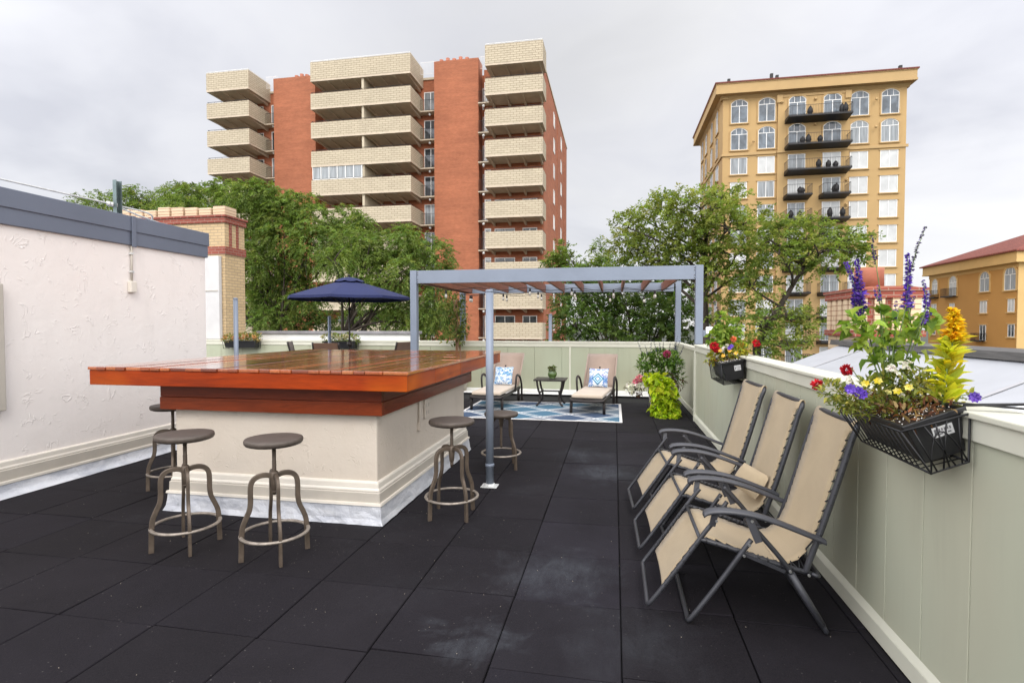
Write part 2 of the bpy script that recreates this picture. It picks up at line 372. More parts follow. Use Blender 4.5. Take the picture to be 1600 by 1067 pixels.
def pillowmat(name, mode):
    m, t, b = newmat(name)
    tc = N(t, 'ShaderNodeTexCoord'); sp = N(t, 'ShaderNodeSeparateXYZ'); t.links.new(tc.outputs['Object'], sp.inputs[0])
    ax = mathn(t, 'ABSOLUTE', sp.outputs[0]); az_ = mathn(t, 'ABSOLUTE', mathn(t, 'ADD', sp.outputs[2], 0.04 if mode == 'medallion' else 0.0))
    base = (0.66, 0.74, 0.80)
    n = noise(t, 17, 3, 0.6, 1.2)
    # mirror-symmetric blotches
    mcb = N(t, 'ShaderNodeCombineXYZ'); t.links.new(ax, mcb.inputs[0]); t.links.new(sp.outputs[2], mcb.inputs[1])
    nz = N(t, 'ShaderNodeTexNoise', _Scale=15.0 if mode == 'medallion' else 20.0, _Detail=3.0, _Roughness=0.6, _Distortion=1.5)
    t.links.new(mcb.outputs[0] if mode == 'medallion' else tc.outputs['Object'], nz.inputs['Vector'])
    c = mixc(t, ramp(t, nz.outputs[0], 0.50, 0.0, 0.54, 1.0), (0.70, 0.76, 0.80), (0.10, 0.24, 0.50))
    c = mixc(t, ramp(t, n, 0.56, 0.0, 0.60, 0.8), c, (0.16, 0.42, 0.52) if mode != 'medallion' else (0.22, 0.18, 0.50))
    if mode == 'medallion':
        d = mathn(t, 'ADD', ax, az_)
        for r0, r1, cc in ((0.115, 0.09, (0.03, 0.16, 0.28)), (0.09, 0.06, (0.42, 0.62, 0.76)), (0.06, 0.035, (0.05, 0.22, 0.38)), (0.035, 0.0, (0.75, 0.8, 0.82))):
            c = mixc(t, mathn(t, 'MULTIPLY', mathn(t, 'LESS_THAN', d, r0), mathn(t, 'GREATER_THAN', d, r1 - 0.001)), c, cc)
    t.links.new(c, b.inputs['Base Color']); b.inputs['Roughness'].default_value = 0.9
    bump(t, b, noise(t, 260, 1, 0.5), 0.2, 0.002)
    return m
PIL_A = pillowmat('blue_floral_cotton', 'floral')
PIL_B = pillowmat('blue_medallion_cotton', 'medallion')

def leafmat(name, trans=0.35, rough=0.5):
    m, t, b = newmat(name)
    at = N(t, 'ShaderNodeAttribute', attribute_name='tint')
    t.links.new(at.outputs['Color'], b.inputs['Base Color']); b.inputs['Roughness'].default_value = rough; b.inputs['Specular IOR Level'].default_value = 0.25
    tr = N(t, 'ShaderNodeBsdfTranslucent')
    t.links.new(mixc(t, 1.0, at.outputs['Color'], (1.0, 1.0, 0.55), 'MULTIPLY'), tr.inputs['Color'])
    mxs = N(t, 'ShaderNodeMixShader'); mxs.inputs[0].default_value = trans
    o = t.nodes['Material Output']
    t.links.new(b.outputs[0], mxs.inputs[1]); t.links.new(tr.outputs[0], mxs.inputs[2]); t.links.new(mxs.outputs[0], o.inputs['Surface'])
    return m
LEAF = leafmat('leaf', 0.52)
PETAL = leafmat('petal', 0.35, 0.7)

# ------------------------------------------------------------------ mesh helpers
class MB:
    def __init__(s): s.v = []; s.f = []; s.mi = []; s.sm = []; s.c = []; s.tint = (1, 1, 1)
    def add(s, vs, fs, mi=0, smooth=False):
        o = len(s.v); s.v.extend([tuple(p) for p in vs])
        for f in fs: s.f.append([i + o for i in f]); s.mi.append(mi); s.sm.append(smooth); s.c.append(s.tint)
        return s
    def box(s, x0, y0, z0, x1, y1, z1, mi=0):
        v = [(x, y, z) for z in (z0, z1) for y in (y0, y1) for x in (x0, x1)]
        return s.add(v, [(0, 2, 3, 1), (4, 5, 7, 6), (0, 1, 5, 4), (2, 6, 7, 3), (0, 4, 6, 2), (1, 3, 7, 5)], mi)
    def obox(s, mtx, hx, hy, hz, mi=0):
        v = [mtx @ Vector((x, y, z)) for z in (-hz, hz) for y in (-hy, hy) for x in (-hx, hx)]
        return s.add(v, [(0, 2, 3, 1), (4, 5, 7, 6), (0, 1, 5, 4), (2, 6, 7, 3), (0, 4, 6, 2), (1, 3, 7, 5)], mi)
    def beam(s, p, q, w, h, up=(0, 0, 1), mi=0):
        p = Vector(p); q = Vector(q); d = q - p; L = d.length; d.normalize()
        u = Vector(up); sx = d.cross(u)
        if sx.length < 1e-5: sx = d.cross(Vector((1, 0, 0)))
        sx.normalize(); u = sx.cross(d)
        m = Matrix((( sx.x, d.x, u.x, 0), (sx.y, d.y, u.y, 0), (sx.z, d.z, u.z, 0), (0, 0, 0, 1)))
        m.translation = (p + q) / 2
        return s.obox(m, w / 2, L / 2, h / 2, mi)
    def tube(s, pts, r, n=8, closed=False, mi=0, cap=True, flat=1.0, up=None):
        P = [Vector(p) for p in pts]; k = len(P)
        rr = r if isinstance(r, (list, tuple)) else [r] * k
        vs = []; prev = None
        for i in range(k):
            if closed: d = P[(i + 1) % k] - P[i - 1]
            else: d = P[min(i + 1, k - 1)] - P[max(i - 1, 0)]
            if d.length < 1e-9: d = Vector((0, 0, 1))
            d.normalize()
            if prev is None:
                a = Vector(up) if up else (Vector((0, 0, 1)) if abs(d.z) < 0.9 else Vector((1, 0, 0)))
            else: a = prev
            x = d.cross(a)
            if x.length < 1e-6: x = d.orthogonal()
            x.normalize(); y = x.cross(d); prev = y
            for j in range(n):
                t = 2 * PI * j / n
                vs.append(P[i] + x * (math.cos(t) * rr[i]) + y * (math.sin(t) * rr[i] * flat))
        fs = []
        for i in range(k if closed else k - 1):
            i2 = (i + 1) % k
            for j in range(n):
                j2 = (j + 1) % n
                fs.append((i * n + j, i * n + j2, i2 * n + j2, i2 * n + j))
        s.add(vs, fs, mi, True)
        if cap and not closed:
            o = len(s.v) - len(vs)
            s.f.append([o + j for j in range(n)][::-1]); s.mi.append(mi); s.sm.append(False); s.c.append(s.tint)
            s.f.append([o + (k - 1) * n + j for j in range(n)]); s.mi.append(mi); s.sm.append(False); s.c.append(s.tint)
        return s
    def lathe(s, prof, n=20, o=(0, 0, 0), mi=0, smooth=True, mtx=None):
        vs = []
        for r, z in prof:
            for j in range(n):
                t = 2 * PI * j / n
                p = Vector((r * math.cos(t), r * math.sin(t), z))
                if mtx: p = mtx @ p
                vs.append(p + Vector(o))
        fs = [(i * n + j, i * n + (j + 1) % n, (i + 1) * n + (j + 1) % n, (i + 1) * n + j) for i in range(len(prof) - 1) for j in range(n)]
        s.add(vs, fs, mi, smooth)
        ob = len(s.v) - len(vs)
        for base, rev in ((0, True), ((len(prof) - 1) * n, False)):
            f = [ob + base + j for j in range(n)]
            s.f.append(f[::-1] if rev else f); s.mi.append(mi); s.sm.append(False); s.c.append(s.tint)
        return s
    def prism(s, poly, ax, a0, a1, mi=0, smooth=False):
        """extrude a polygon of 2D points along axis ax (0,1,2)"""
        def mk(p, a):
            if ax == 0: return (a, p[0], p[1])
            if ax == 1: return (p[0], a, p[1])
            return (p[0], p[1], a)
        n = len(poly)
        vs = [mk(p, a0) for p in poly] + [mk(p, a1) for p in poly]
        fs = [list(range(n))[::-1], list(range(n, 2 * n))] + [(i, (i + 1) % n, n + (i + 1) % n, n + i) for i in range(n)]
        return s.add(vs, fs, mi, smooth)
    def quad(s, a, b, c, d, mi=0): return s.add([a, b, c, d], [(0, 1, 2, 3)], mi)
    def sphere(s, c, r, n=10, m=6, mi=0, sq=(1, 1, 1)):
        prof = [(max(1e-4, math.sin(PI * i / m)) * r, -math.cos(PI * i / m) * r) for i in range(m + 1)]
        return s.lathe(prof, n, c, mi, True, Matrix.Diagonal((sq[0], sq[1], sq[2], 1)))
    def ringprofile(s, x0, y0, x1, y1, prof, mi=0):
        """sweep profile [(outset, z)] round a rectangle with mitred corners"""
        vs = []
        for o, z in prof:
            vs += [(x0 - o, y0 - o, z), (x1 + o, y0 - o, z), (x1 + o, y1 + o, z), (x0 - o, y1 + o, z)]
        fs = []
        for i in range(len(prof) - 1):
            for j in range(4):
                fs.append((i * 4 + j, i * 4 + (j + 1) % 4, (i + 1) * 4 + (j + 1) % 4, (i + 1) * 4 + j))
        return s.add(vs, fs, mi)
    def build(s, name, mats, parent=None, bevel=0.0, tinted=False, world=False, seg=2, kind=None):
        if not isinstance(mats, (list, tuple)): mats = [mats]
        me = bpy.data.meshes.new(name)
        vs = s.v
        if world and parent is not None:
            l = parent_world(parent); vs = [(x - l.x, y - l.y, z - l.z) for x, y, z in vs]
        me.from_pydata(vs, [], s.f)
        for m in mats: me.materials.append(m)
        me.polygons.foreach_set('material_index', s.mi)
        me.polygons.foreach_set('use_smooth', s.sm)
        if tinted:
            a = me.attributes.new('tint', 'FLOAT_COLOR', 'CORNER')
            arr = []
            for f, c in zip(s.f, s.c): arr.extend([c[0], c[1], c[2], 1.0] * len(f))
            a.data.foreach_set('color', arr)
        me.update()
        o = bpy.data.objects.new(name, me); COL.objects.link(o)
        if parent is not None: o.parent = parent
        if bevel:
            b = o.modifiers.new('edge_bevel', 'BEVEL'); b.width = bevel; b.segments = seg; b.limit_method = 'ANGLE'; b.angle_limit = R(40)
            b.harden_normals = False
        if kind: o['kind'] = kind
        return o
def parent_world(p):
    l = Vector(p.location); q = p.parent
    while q is not None: l = l + Vector(q.location); q = q.parent
    return l
def tag(o, label=None, cat=None, group=None, kind=None):
    if label: o['label'] = label
    if cat: o['category'] = cat
    if group: o['group'] = group
    if kind: o['kind'] = kind
    return o
def thing(name, label, cat, loc=(0, 0, 0), rz=0.0, group=None):
    o = bpy.data.objects.new(name, None); o.empty_display_size = 0.2
    o.location = loc; o.rotation_euler = (0, 0, rz); COL.objects.link(o)
    return tag(o, label, cat, group)
def kids(o): return [c for c in bpy.data.objects if c.parent == o]
def copy_tree(o, parent=None):
    c = o.copy(); COL.objects.link(c); c.parent = parent
    for ch in kids(o): copy_tree(ch, c)
    return c

# foliage: arrays of folded leaves, one colour per leaf
class Leaves:
    def __init__(s): s.parts = []
    def add(s, P, D, Nn, L, Wd, C, fold=0.25, droop=0.15, simple=False):
        """P base points, D directions, Nn approx normals, L lengths, Wd widths, C colours (n,3)"""
        P = np.asarray(P, float); D = np.asarray(D, float); Nn = np.asarray(Nn, float)
        n = len(P)
        if n == 0: return
        D = D / (np.linalg.norm(D, axis=1, keepdims=True) + 1e-9)
        Sx = np.cross(D, Nn); Sx /= (np.linalg.norm(Sx, axis=1, keepdims=True) + 1e-9)
        Up = np.cross(Sx, D)
        L = np.broadcast_to(np.asarray(L, float), (n,))[:, None]; Wd = np.broadcast_to(np.asarray(Wd, float), (n,))[:, None]
        C = np.broadcast_to(np.asarray(C, float), (n, 3))
        if simple:
            m = P + D * L * 0.45
            v = np.stack([P, m + Sx * Wd * 0.5, P + D * L - Up * L * droop, m - Sx * Wd * 0.5], 1)
            f = np.array([[0, 1, 2, 3]])
        else:
            a = P + D * L * 0.33; b = P + D * L * 0.70 - Up * L * droop * 0.4; tp = P + D * L - Up * L * droop
            lift = Up * Wd * fold
            v = np.stack([P, a + Sx * Wd * 0.5 + lift, a, a - Sx * Wd * 0.5 + lift, b + Sx * Wd * 0.36 + lift, b, b - Sx * Wd * 0.36 + lift, tp], 1)
            f = np.array([[0, 1, 2, -1], [0, 2, 3, -1], [2, 1, 4, 5], [3, 2, 5, 6], [5, 4, 7, -1], [6, 5, 7, -1]])
        s.parts.append((v, f, C))
    def build(s, name, mat, parent=None, loc=(0, 0, 0)):
        V = []; loops = []; starts = []; cols = []; vo = 0; lo = 0
        tot = []
        for v, f, C in s.parts:
            n, k, _ = v.shape
            V.append(v.reshape(-1, 3))
            for row in f:
                idx = row[row >= 0]
                q = (np.arange(n)[:, None] * k + idx[None, :] + vo)
                loops.append(q.reshape(-1)); tot.append(np.full(n, len(idx)))
                cols.append(np.repeat(C, len(idx), 0))
            vo += n * k
        V = np.concatenate(V) - np.array(loc)[None, :]; lp = np.concatenate(loops); tt = np.concatenate(tot); cc = np.concatenate(cols)
        st = np.concatenate([[0], np.cumsum(tt)[:-1]])
        me = bpy.data.meshes.new(name)
        me.vertices.add(len(V)); me.vertices.foreach_set('co', V.astype(np.float32).ravel())
        me.loops.add(len(lp)); me.loops.foreach_set('vertex_index', lp.astype(np.int32))
        me.polygons.add(len(tt)); me.polygons.foreach_set('loop_start', st.astype(np.int32)); me.polygons.foreach_set('loop_total', tt.astype(np.int32))
        me.materials.append(mat)
        a = me.attributes.new('tint', 'FLOAT_COLOR', 'CORNER')
        a.data.foreach_set('color', np.concatenate([cc, np.ones((len(cc), 1))], 1).astype(np.float32).ravel())
        me.update(calc_edges=True); me.validate()
        o = bpy.data.objects.new(name, me); COL.objects.link(o)
        if parent is not None: o.parent = parent
        return o
def rdir(n, up=0.0):
    d = rng.normal(size=(n, 3)); d /= np.linalg.norm(d, axis=1, keepdims=True)
    d[:, 2] += up
    return d / np.linalg.norm(d, axis=1, keepdims=True)
def pal(cols, n, jitter=0.18):
    c = np.array(cols)[rng.integers(0, len(cols), n)]
    return np.clip(c * (1 + rng.normal(size=(n, 1)) * jitter) * (1 + rng.normal(size=(n, 3)) * 0.05), 0.002, 1)
def bez(p0, p1, p2, n=8):
    p0, p1, p2 = Vector(p0), Vector(p1), Vector(p2)
    return [p0 * (1 - t) ** 2 + p1 * 2 * t * (1 - t) + p2 * t * t for t in [i / n for i in range(n + 1)]]
def smooth_path(pts, n=5):
    P = [Vector(p) for p in pts]; out = []
    for i in range(len(P) - 1):
        a = P[max(i - 1, 0)]; b = P[i]; c = P[i + 1]; d = P[min(i + 2, len(P) - 1)]
        for k in range(n):
            t = k / n
            out.append(0.5 * ((2 * b) + (c - a) * t + (2 * a - 5 * b + 4 * c - d) * t * t + (3 * b - a - 3 * c + d) * t ** 3))
    out.append(P[-1]); return out

exec_after = []
GZ = -9.5
# ------------------------------------------------------------------ SETTING: ground, roof deck
g = MB(); g.quad((-1500, -1500, GZ), (1500, -1500, GZ), (1500, 1500, GZ), (-1500, 1500, GZ))
g.build('street_ground', ASPH, kind='structure')
r = MB(); r.box(-10.9, -4.0, -0.40, 1.40, 12.15, -0.03)
r.build('roof_slab', UNDER, kind='structure')
t = MB(); TX, TY, GAP = 0.575, 0.602, 0.006
ix0 = -18
for i in range(ix0, 3):
    off = (0.0 if i % 2 else 0.025) + random.uniform(-0.012, 0.012)
    for j in range(-7, 17):
        x0 = 0.04 + i * TX + 0.0; x1 = x0 + TX; y0 = 2.29 + off + (j - 3) * TY; y1 = y0 + TY
        if x0 > 1.23: continue
        x1 = min(x1, 1.235); y1 = min(y1, 12.0)
        if y1 - y0 < 0.02 or y0 > 11.95: continue
        if x1 < -5.25 and y0 < 6.2: continue
        if x0 > -3.6 and x1 < -1.72 and y0 > 3.8 and y1 < 6.3: continue
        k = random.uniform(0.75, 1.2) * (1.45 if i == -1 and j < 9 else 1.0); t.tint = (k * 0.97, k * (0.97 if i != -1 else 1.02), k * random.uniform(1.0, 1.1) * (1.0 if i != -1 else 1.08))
        h = [random.uniform(-0.003, 0.0025) for _ in range(4)]
        a = GAP / 2 + random.uniform(-0.001, 0.0015); b = a + 0.004
        x0 += 0.0; 
        tp = [(x0 + b, y0 + b, h[0]), (x1 - b, y0 + b, h[1]), (x1 - b, y1 - b, h[2]), (x0 + b, y1 - b, h[3])]
        ed = [(x0 + a, y0 + a, h[0] - 0.004), (x1 - a, y0 + a, h[1] - 0.004), (x1 - a, y1 - a, h[2] - 0.004), (x0 + a, y1 - a, h[3] - 0.004)]
        bt = [(p[0], p[1], -0.028) for p in ed]
        t.add(tp + ed + bt, [(0, 1, 2, 3)] + [(4 + q, 4 + (q + 1) % 4, (q + 1) % 4, q) for q in range(4)] + [(8 + q, 8 + (q + 1) % 4, 4 + (q + 1) % 4, 4 + q) for q in range(4)])
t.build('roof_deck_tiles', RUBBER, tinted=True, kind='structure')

m = MB()
for k in range(230):
    x, y = (random.uniform(-4.9, 1.1), random.uniform(1.6, 8.0)) if k % 3 else (random.gauss(-1.5, 0.9), random.gauss(3.6, 0.8))
    if -3.7 < x < -1.6 and 3.7 < y < 6.5: continue
    q = random.uniform(0.0015, 0.0045); a = random.uniform(0, PI); h = random.uniform(0.001, 0.004)
    m.add([(x + q * math.cos(a), y + q * math.sin(a), 0.0025), (x - q * .6 * math.sin(a), y + q * .6 * math.cos(a), 0.003 + h), (x - q * math.cos(a), y - q * math.sin(a), 0.0025), (x + q * .5 * math.sin(a), y - q * .5 * math.cos(a), 0.003 + h)], [(0, 1, 2, 3)])
m.build('deck_grit', pm('pale_grit', (0.30, 0.26, 0.21), 0.9, var=0.5, vs=9), kind='stuff')
# ------------------------------------------------------------------ penthouse wall on the left
XW = -5.27
ph = thing('penthouse', 'white stucco rooftop penthouse with slate blue metal coping beside the bar', 'building', (XW, 1.0, 0))
m = MB(); m.box(-10.9, -4.0, -0.03, XW, 6.28, 2.42); m.build('wall', STUCCO, ph, world=True)
m = MB()
m.box(-10.93, -4.03, 2.38, XW + 0.028, 6.305, 2.545); m.box(-10.94, -4.04, 2.53, XW + 0.04, 6.318, 2.70)
m.build('coping', COPING, ph, bevel=0.006, world=True)
m = MB(); m.beam((XW + 0.05, 5.165, 2.36), (XW + 0.05, 5.165, 2.70), 0.05, 0.014, (1, 0, 0)); m.build('coping_strap', COPING, ph, bevel=0.003, world=True)
m = MB()
prof = [(0.0, 0.312), (0.016, 0.306), (0.020, 0.298), (0.021, 0.262), (0.027, 0.250), (0.028, 0.240)]
m.add([(XW + o, y, z) for o, z in prof for y in (-4.0, 6.28)], [(2 * i, 2 * i + 1, 2 * i + 3, 2 * i + 2) for i in range(len(prof) - 1)])
m.build('base_moulding', TRIM, ph, world=True)
m = MB()
prof = [(0.028, 0.2395), (0.026, 0.236), (0.036, 0.228), (0.038, 0.14)]
m.add([(XW + o, y, z) for o, z in prof for y in (-4.0, 6.28)], [(2 * i, 2 * i + 1, 2 * i + 3, 2 * i + 2) for i in range(len(prof) - 1)])
m.build('base_board', TRIM_DIM, ph, world=True)
m = MB(); m.box(XW + 0.002, -4.0, 0.108, XW + 0.052, 6.28, 0.138); m.build('base_bead', TRIM, ph, bevel=0.006, world=True)
m = MB()
prof = [(0.045, 0.107), (0.05, 0.06), (0.075, 0.015), (0.12, 0.004)]
ys = np.linspace(-4, 6.28, 60)
vs = [(XW + o + random.uniform(-0.006, 0.006), y, z + (random.uniform(-0.006, 0.006) if 0 < i < 3 else 0)) for i, (o, z) in enumerate(prof) for y in ys]
m.add(vs, [(i * 60 + j, i * 60 + j + 1, (i + 1) * 60 + j + 1, (i + 1) * 60 + j) for i in range(3) for j in range(59)], smooth=True)
m.build('base_flashing', FLASH, ph, world=True)

wp = thing('wall_shutter', 'greige flat panel mounted on the white stucco penthouse wall', 'wall panel', (XW, 3.4, 0.755))
m = MB(); m.box(XW + 0.002, 2.9, 0.755, XW + 0.06, 3.835, 1.86); m.build('panel_frame', TRIM_DIM, wp, bevel=0.008, world=True)
m = MB(); m.box(XW + 0.06, 3.0, 0.84, XW + 0.072, 3.75, 1.775); m.build('panel_face', TRIM, wp, bevel=0.004, world=True)

cp = thing('wall_conduit', 'thin conduit and small junction box running down the white stucco wall', 'conduit', (XW, 5.15, 1.85))
m = MB(); m.tube([(XW + 0.02, 5.16, 2.37), (XW + 0.02, 5.155, 1.98)], 0.011, 8); m.build('pipe', TRIM_DIM, cp, world=True)
m = MB(); m.box(XW + 0.002, 5.115, 1.86, XW + 0.05, 5.195, 1.985); m.build('junction_box', TRIM, cp, bevel=0.008, world=True)
m = MB()
for z in (2.28, 2.08): m.box(XW + 0.002, 5.14, z, XW + 0.034, 5.175, z + 0.02)
m.build('clamp', GALV, cp, world=True)

sp_ = thing('strut_post', 'short perforated green grey metal strut standing on the penthouse coping', 'post', (XW - 0.02, 5.04, 2.70))
m = MB()
m.box(XW - 0.045, 5.005, 2.70, XW - 0.04, 5.075, 3.06); m.box(XW - 0.04, 5.005, 2.70, XW + 0.0, 5.01, 3.06); m.box(XW - 0.04, 5.07, 2.70, XW + 0.0, 5.075, 3.06)
m.build('channel', pm('green_grey_steel', (0.13, 0.17, 0.17), 0.5, 0.4, var=0.2, vs=10), sp_, world=True)
m = MB()
for k in range(6): m.tube([(XW - 0.041, 5.04, 2.75 + k * 0.055), (XW - 0.0385, 5.04, 2.75 + k * 0.055)], 0.012, 8)
m.build('slots', IRON, sp_, world=True)
cb = thing('roof_cable', 'pale cable stretched above the penthouse coping past the strut post', 'cable', (XW - 0.05, 5.0, 2.78))
m = MB()
m.tube(smooth_path([(XW - 0.05, -4.0, 2.70), (XW - 0.05, 1.0, 2.76), (XW - 0.05, 3.9, 2.785), (XW - 0.055, 5.0, 2.80), (XW - 0.08, 5.5, 2.80), (XW - 0.16, 5.62, 2.74), (XW - 0.2, 5.64, 2.66)], 6), 0.009, 6)
m.build('cable', GALV, cb, world=True)
m = MB(); m.tube([(XW - 0.05, 4.98, 2.80), (XW - 0.06, 5.35, 2.745), (XW - 0.08, 5.7, 2.712)], 0.010, 6); m.build('branch_wire', GALV, cb, world=True)
m = MB()
for k in range(3): m.tube([(XW - 0.052, 4.96 + k * 0.04, 2.775), (XW - 0.052, 4.96 + k * 0.04, 2.82)], 0.02, 8)
m.build('clamp', GALV, cb, world=True)

# ------------------------------------------------------------------ fences round the deck
def groove_panel(m, ax, a0, a1, c, z0, z1, step, sgn, start=0.0):
    """vertical boards facing the deck, thin grooves between them"""
    a = a0 + start if start else a0
    edges = [a0]
    while a < a1 - 0.05:
        if a > a0 + 0.05: edges.append(a)
        a += step
    edges.append(a1)
    for p, q in zip(edges[:-1], edges[1:]):
        g_ = 0.0025
        if ax == 'y': m.box(min(c, c + sgn * 0.02), p + g_, z0, max(c, c + sgn * 0.02), q - g_, z1)
        else: m.box(p + g_, min(c, c + sgn * 0.02), z0, q - g_, max(c, c + sgn * 0.02), z1)
fr = thing('side_fence', 'long sage green board fence with cream cap behind the three recliners', 'fence', (1.3, 5, 0))
m = MB(); groove_panel(m, 'y', -4.0, 8.88, 1.255, 0.0, 1.10, 0.305, 1, 0.09); m.box(1.2755, -4.0, 0.0, 1.33, 8.88, 1.10)
m.build('boards', FENCE, fr, bevel=0.003, world=True)
m = MB(); m.box(1.238, -4.0, 1.092, 1.258, 8.90, 1.172); m.build('top_rail', FENCETRIM, fr, bevel=0.004, world=True)
m = MB(); m.box(1.222, -4.02, 1.1725, 1.40, 8.905, 1.196); m.build('cap', FENCETRIM, fr, bevel=0.005, world=True)
m = MB(); m.box(1.232, -4.0, 0.002, 1.254, 8.88, 0.085); m.prism([(1.232, 0.0855), (1.254, 0.0855), (1.254, 0.115)], 1, -4.0, 8.88); m.build('base_board', FENCETRIM, fr, bevel=0.003, world=True)
m = MB(); m.box(1.225, 8.83, 0.0, 1.2545, 8.905, 1.0915); m.build('corner_batten', FENCETRIM, fr, bevel=0.004, world=True)
fs_ = thing('corner_fence', 'short sage green fence section beside the big corner pot and pergola post', 'fence', (1.34, 10.4, 0))
m = MB(); groove_panel(m, 'y', 8.91, 12.02, 1.30, 0.0, 1.08, 0.305, 1); m.box(1.321, 8.91, 0.0, 1.37, 12.02, 1.08); m.build('boards', FENCE, fs_, bevel=0.003, world=True)
m = MB(); m.box(1.272, 8.91, 1.0805, 1.40, 12.13, 1.135); m.build('cap', FENCETRIM, fs_, bevel=0.005, world=True)
m = MB(); m.box(1.28, 8.91, 0.002, 1.299, 11.98, 0.09); m.build('base_board', FENCETRIM, fs_, bevel=0.003, world=True)
fb = thing('rear_fence', 'sage green board fence across the far end behind the loungers', 'fence', (-4.5, 12.06, 0))
m = MB(); groove_panel(m, 'x', -10.9, 1.27, 12.03, 0.0, 1.10, 0.61, 1); m.box(-10.9, 12.0505, 0.0, 1.27, 12.10, 1.10); m.build('boards', FENCE_R, fb, bevel=0.003, world=True)
m = MB(); m.box(-10.9, 12.005, 1.1005, 1.27, 12.13, 1.142); m.box(-10.9, 12.016, 1.02, 1.27, 12.0295, 1.10); m.build('cap', FENCETRIM, fb, bevel=0.004, world=True)
m = MB(); m.add([(x, y, z) for y, z in ((11.62, 0.012), (11.66, 0.032), (12.0, 0.055), (12.028, 0.075)) for x in (-10.8, 1.27)], [(0, 1, 3, 2), (2, 3, 5, 4), (4, 5, 7, 6)]); m.build('base_flashing', WHITE, fb, world=True)
m = MB()
for x in (-6.4, -0.98): m.box(x, 12.014, 0.076, x + 0.04, 12.0295, 1.019)
m.build('batten', FENCETRIM, fb, bevel=0.003, world=True)

# ------------------------------------------------------------------ bar
bar = thing('bar', 'large rooftop bar with glossy red wood top on a cream stucco base', 'bar', (-2.65, 5.05, 0))
BX0, BX1, BY0, BY1 = -3.52, -1.765, 3.84, 6.27
m = MB(); m.box(BX0, BY0, 0.0, BX1, BY1, 0.86); m.build('base', STUCCO_BAR, bar, bevel=0.012, world=True)
m = MB(); m.ringprofile(BX0, BY0, BX1, BY1, [(0.0, 0.315), (0.015, 0.309), (0.019, 0.300), (0.020, 0.264), (0.027, 0.252), (0.028, 0.242)]); m.build('base_moulding', TRIM, bar, world=True)
m = MB(); m.ringprofile(BX0, BY0, BX1, BY1, [(0.028, 0.2415), (0.026, 0.238), (0.036, 0.230), (0.038, 0.160)]); m.build('base_board', TRIM_DIM, bar, world=True)
m = MB(); m.ringprofile(BX0, BY0, BX1, BY1, [(0.038, 0.160), (0.052, 0.158), (0.055, 0.140), (0.050, 0.137)]); m.build('base_bead', TRIM, bar, world=True)
m = MB()
def wob_ring(m, prof, n=26, amp=0.004):
    loop = []
    c = [(BX0, BY0), (BX1, BY0), (BX1, BY1), (BX0, BY1)]; nr = [(0, -1), (1, 0), (0, 1), (-1, 0)]
    for s_ in range(4):
        a = c[s_]; b = c[(s_ + 1) % 4]
        for k in range(n):
            tt = k / n
            if k == 0: nx, ny = nr[s_][0] + nr[s_ - 1][0], nr[s_][1] + nr[s_ - 1][1]
            else: nx, ny = nr[s_]
            loop.append((a[0] + (b[0] - a[0]) * tt, a[1] + (b[1] - a[1]) * tt, nx, ny))
    L = len(loop); vs = []
    for i, (o, z) in enumerate(prof):
        for (x, y, nx, ny) in loop:
            w = random.uniform(-amp, amp) if 0 < i else 0
            vs.append((x + nx * (o + w), y + ny * (o + w), z))
    m.add(vs, [(i * L + j, i * L + (j + 1) % L, (i + 1) * L + (j + 1) % L, (i + 1) * L + j) for i in range(len(prof) - 1) for j in range(L)], smooth=False)
wob_ring(m, [(0.045, 0.137), (0.050, 0.09), (0.058, 0.04), (0.072, 0.0)])
m.build('base_flashing', FLASH, bar, world=True)
m = MB()
o = 0.075
m.tint = (0.24, 0.042, 0.011)
m.box(BX0 - o, BY0 - o, 0.825, BX1 + o, BY0 - o + 0.03, 0.925); m.build('apron', WOOD_AX, bar, bevel=0.003, tinted=True, world=True)
m = MB(); m.tint = (0.19, 0.032, 0.010); m.box(BX0 - o + .003, BY0 - o + .003, 0.927, BX1 + o - .003, BY0 - o + 0.03, 1.03); m.build('apron', WOOD_AX, bar, bevel=0.003, tinted=True, world=True)
m = MB(); m.tint = (0.22, 0.04, 0.012); m.box(BX0 - o, BY1 + o - 0.03, 0.825, BX1 + o, BY1 + o, 1.03); m.build('apron', WOOD_AX, bar, bevel=0.003, tinted=True, world=True)
for x in (BX1 + o - 0.03, BX0 - o):
    m = MB(); m.tint = (0.22, 0.036, 0.011); m.box(x, BY0 - o + 0.031, 0.825, x + 0.03, BY1 + o - 0.031, 0.926); m.build('side_apron', WOOD_AS, bar, bevel=0.003, tinted=True, world=True)
    m = MB(); m.tint = (0.18, 0.030, 0.010); m.box(x + .002, BY0 - o + 0.031, 0.928, x + 0.028, BY1 + o - 0.031, 1.03); m.build('side_apron', WOOD_AS, bar, bevel=0.003, tinted=True, world=True)
AX0, AX1, AY0, AY1 = -4.10, -1.435, 3.62, 6.80
m = MB()
m.tint = (0.37, 0.040, 0.0020); m.box(AX0, AY0, 1.028, AX1, AY0 + 0.035, 1.146); m.build('fascia', WOOD_X, bar, bevel=0.004, tinted=True, world=True)
m = MB()
m.tint = (0.36, 0.040, 0.002); m.box(AX0, AY1 - 0.035, 1.028, AX1, AY1, 1.146)
m.build('fascia', WOOD_X, bar, bevel=0.004, tinted=True, world=True)
ycut = [AY0 + 0.0355, AY0 + 0.62, AY0 + 1.35, AY0 + 2.45, AY1 - 0.0355]
tn = [(0.33, 0.038, 0.002), (0.47, 0.075, 0.004), (0.34, 0.040, 0.002), (0.27, 0.026, 0.002)]
for x in (AX1 - 0.035, AX0):
    m = MB()
    for k in range(4): m.tint = tn[k]; m.box(x, ycut[k], 1.028, x + 0.035, ycut[k + 1] - .0006, 1.146)
    m.build('side_fascia', WOOD_S, bar, bevel=0.004, tinted=True, world=True)
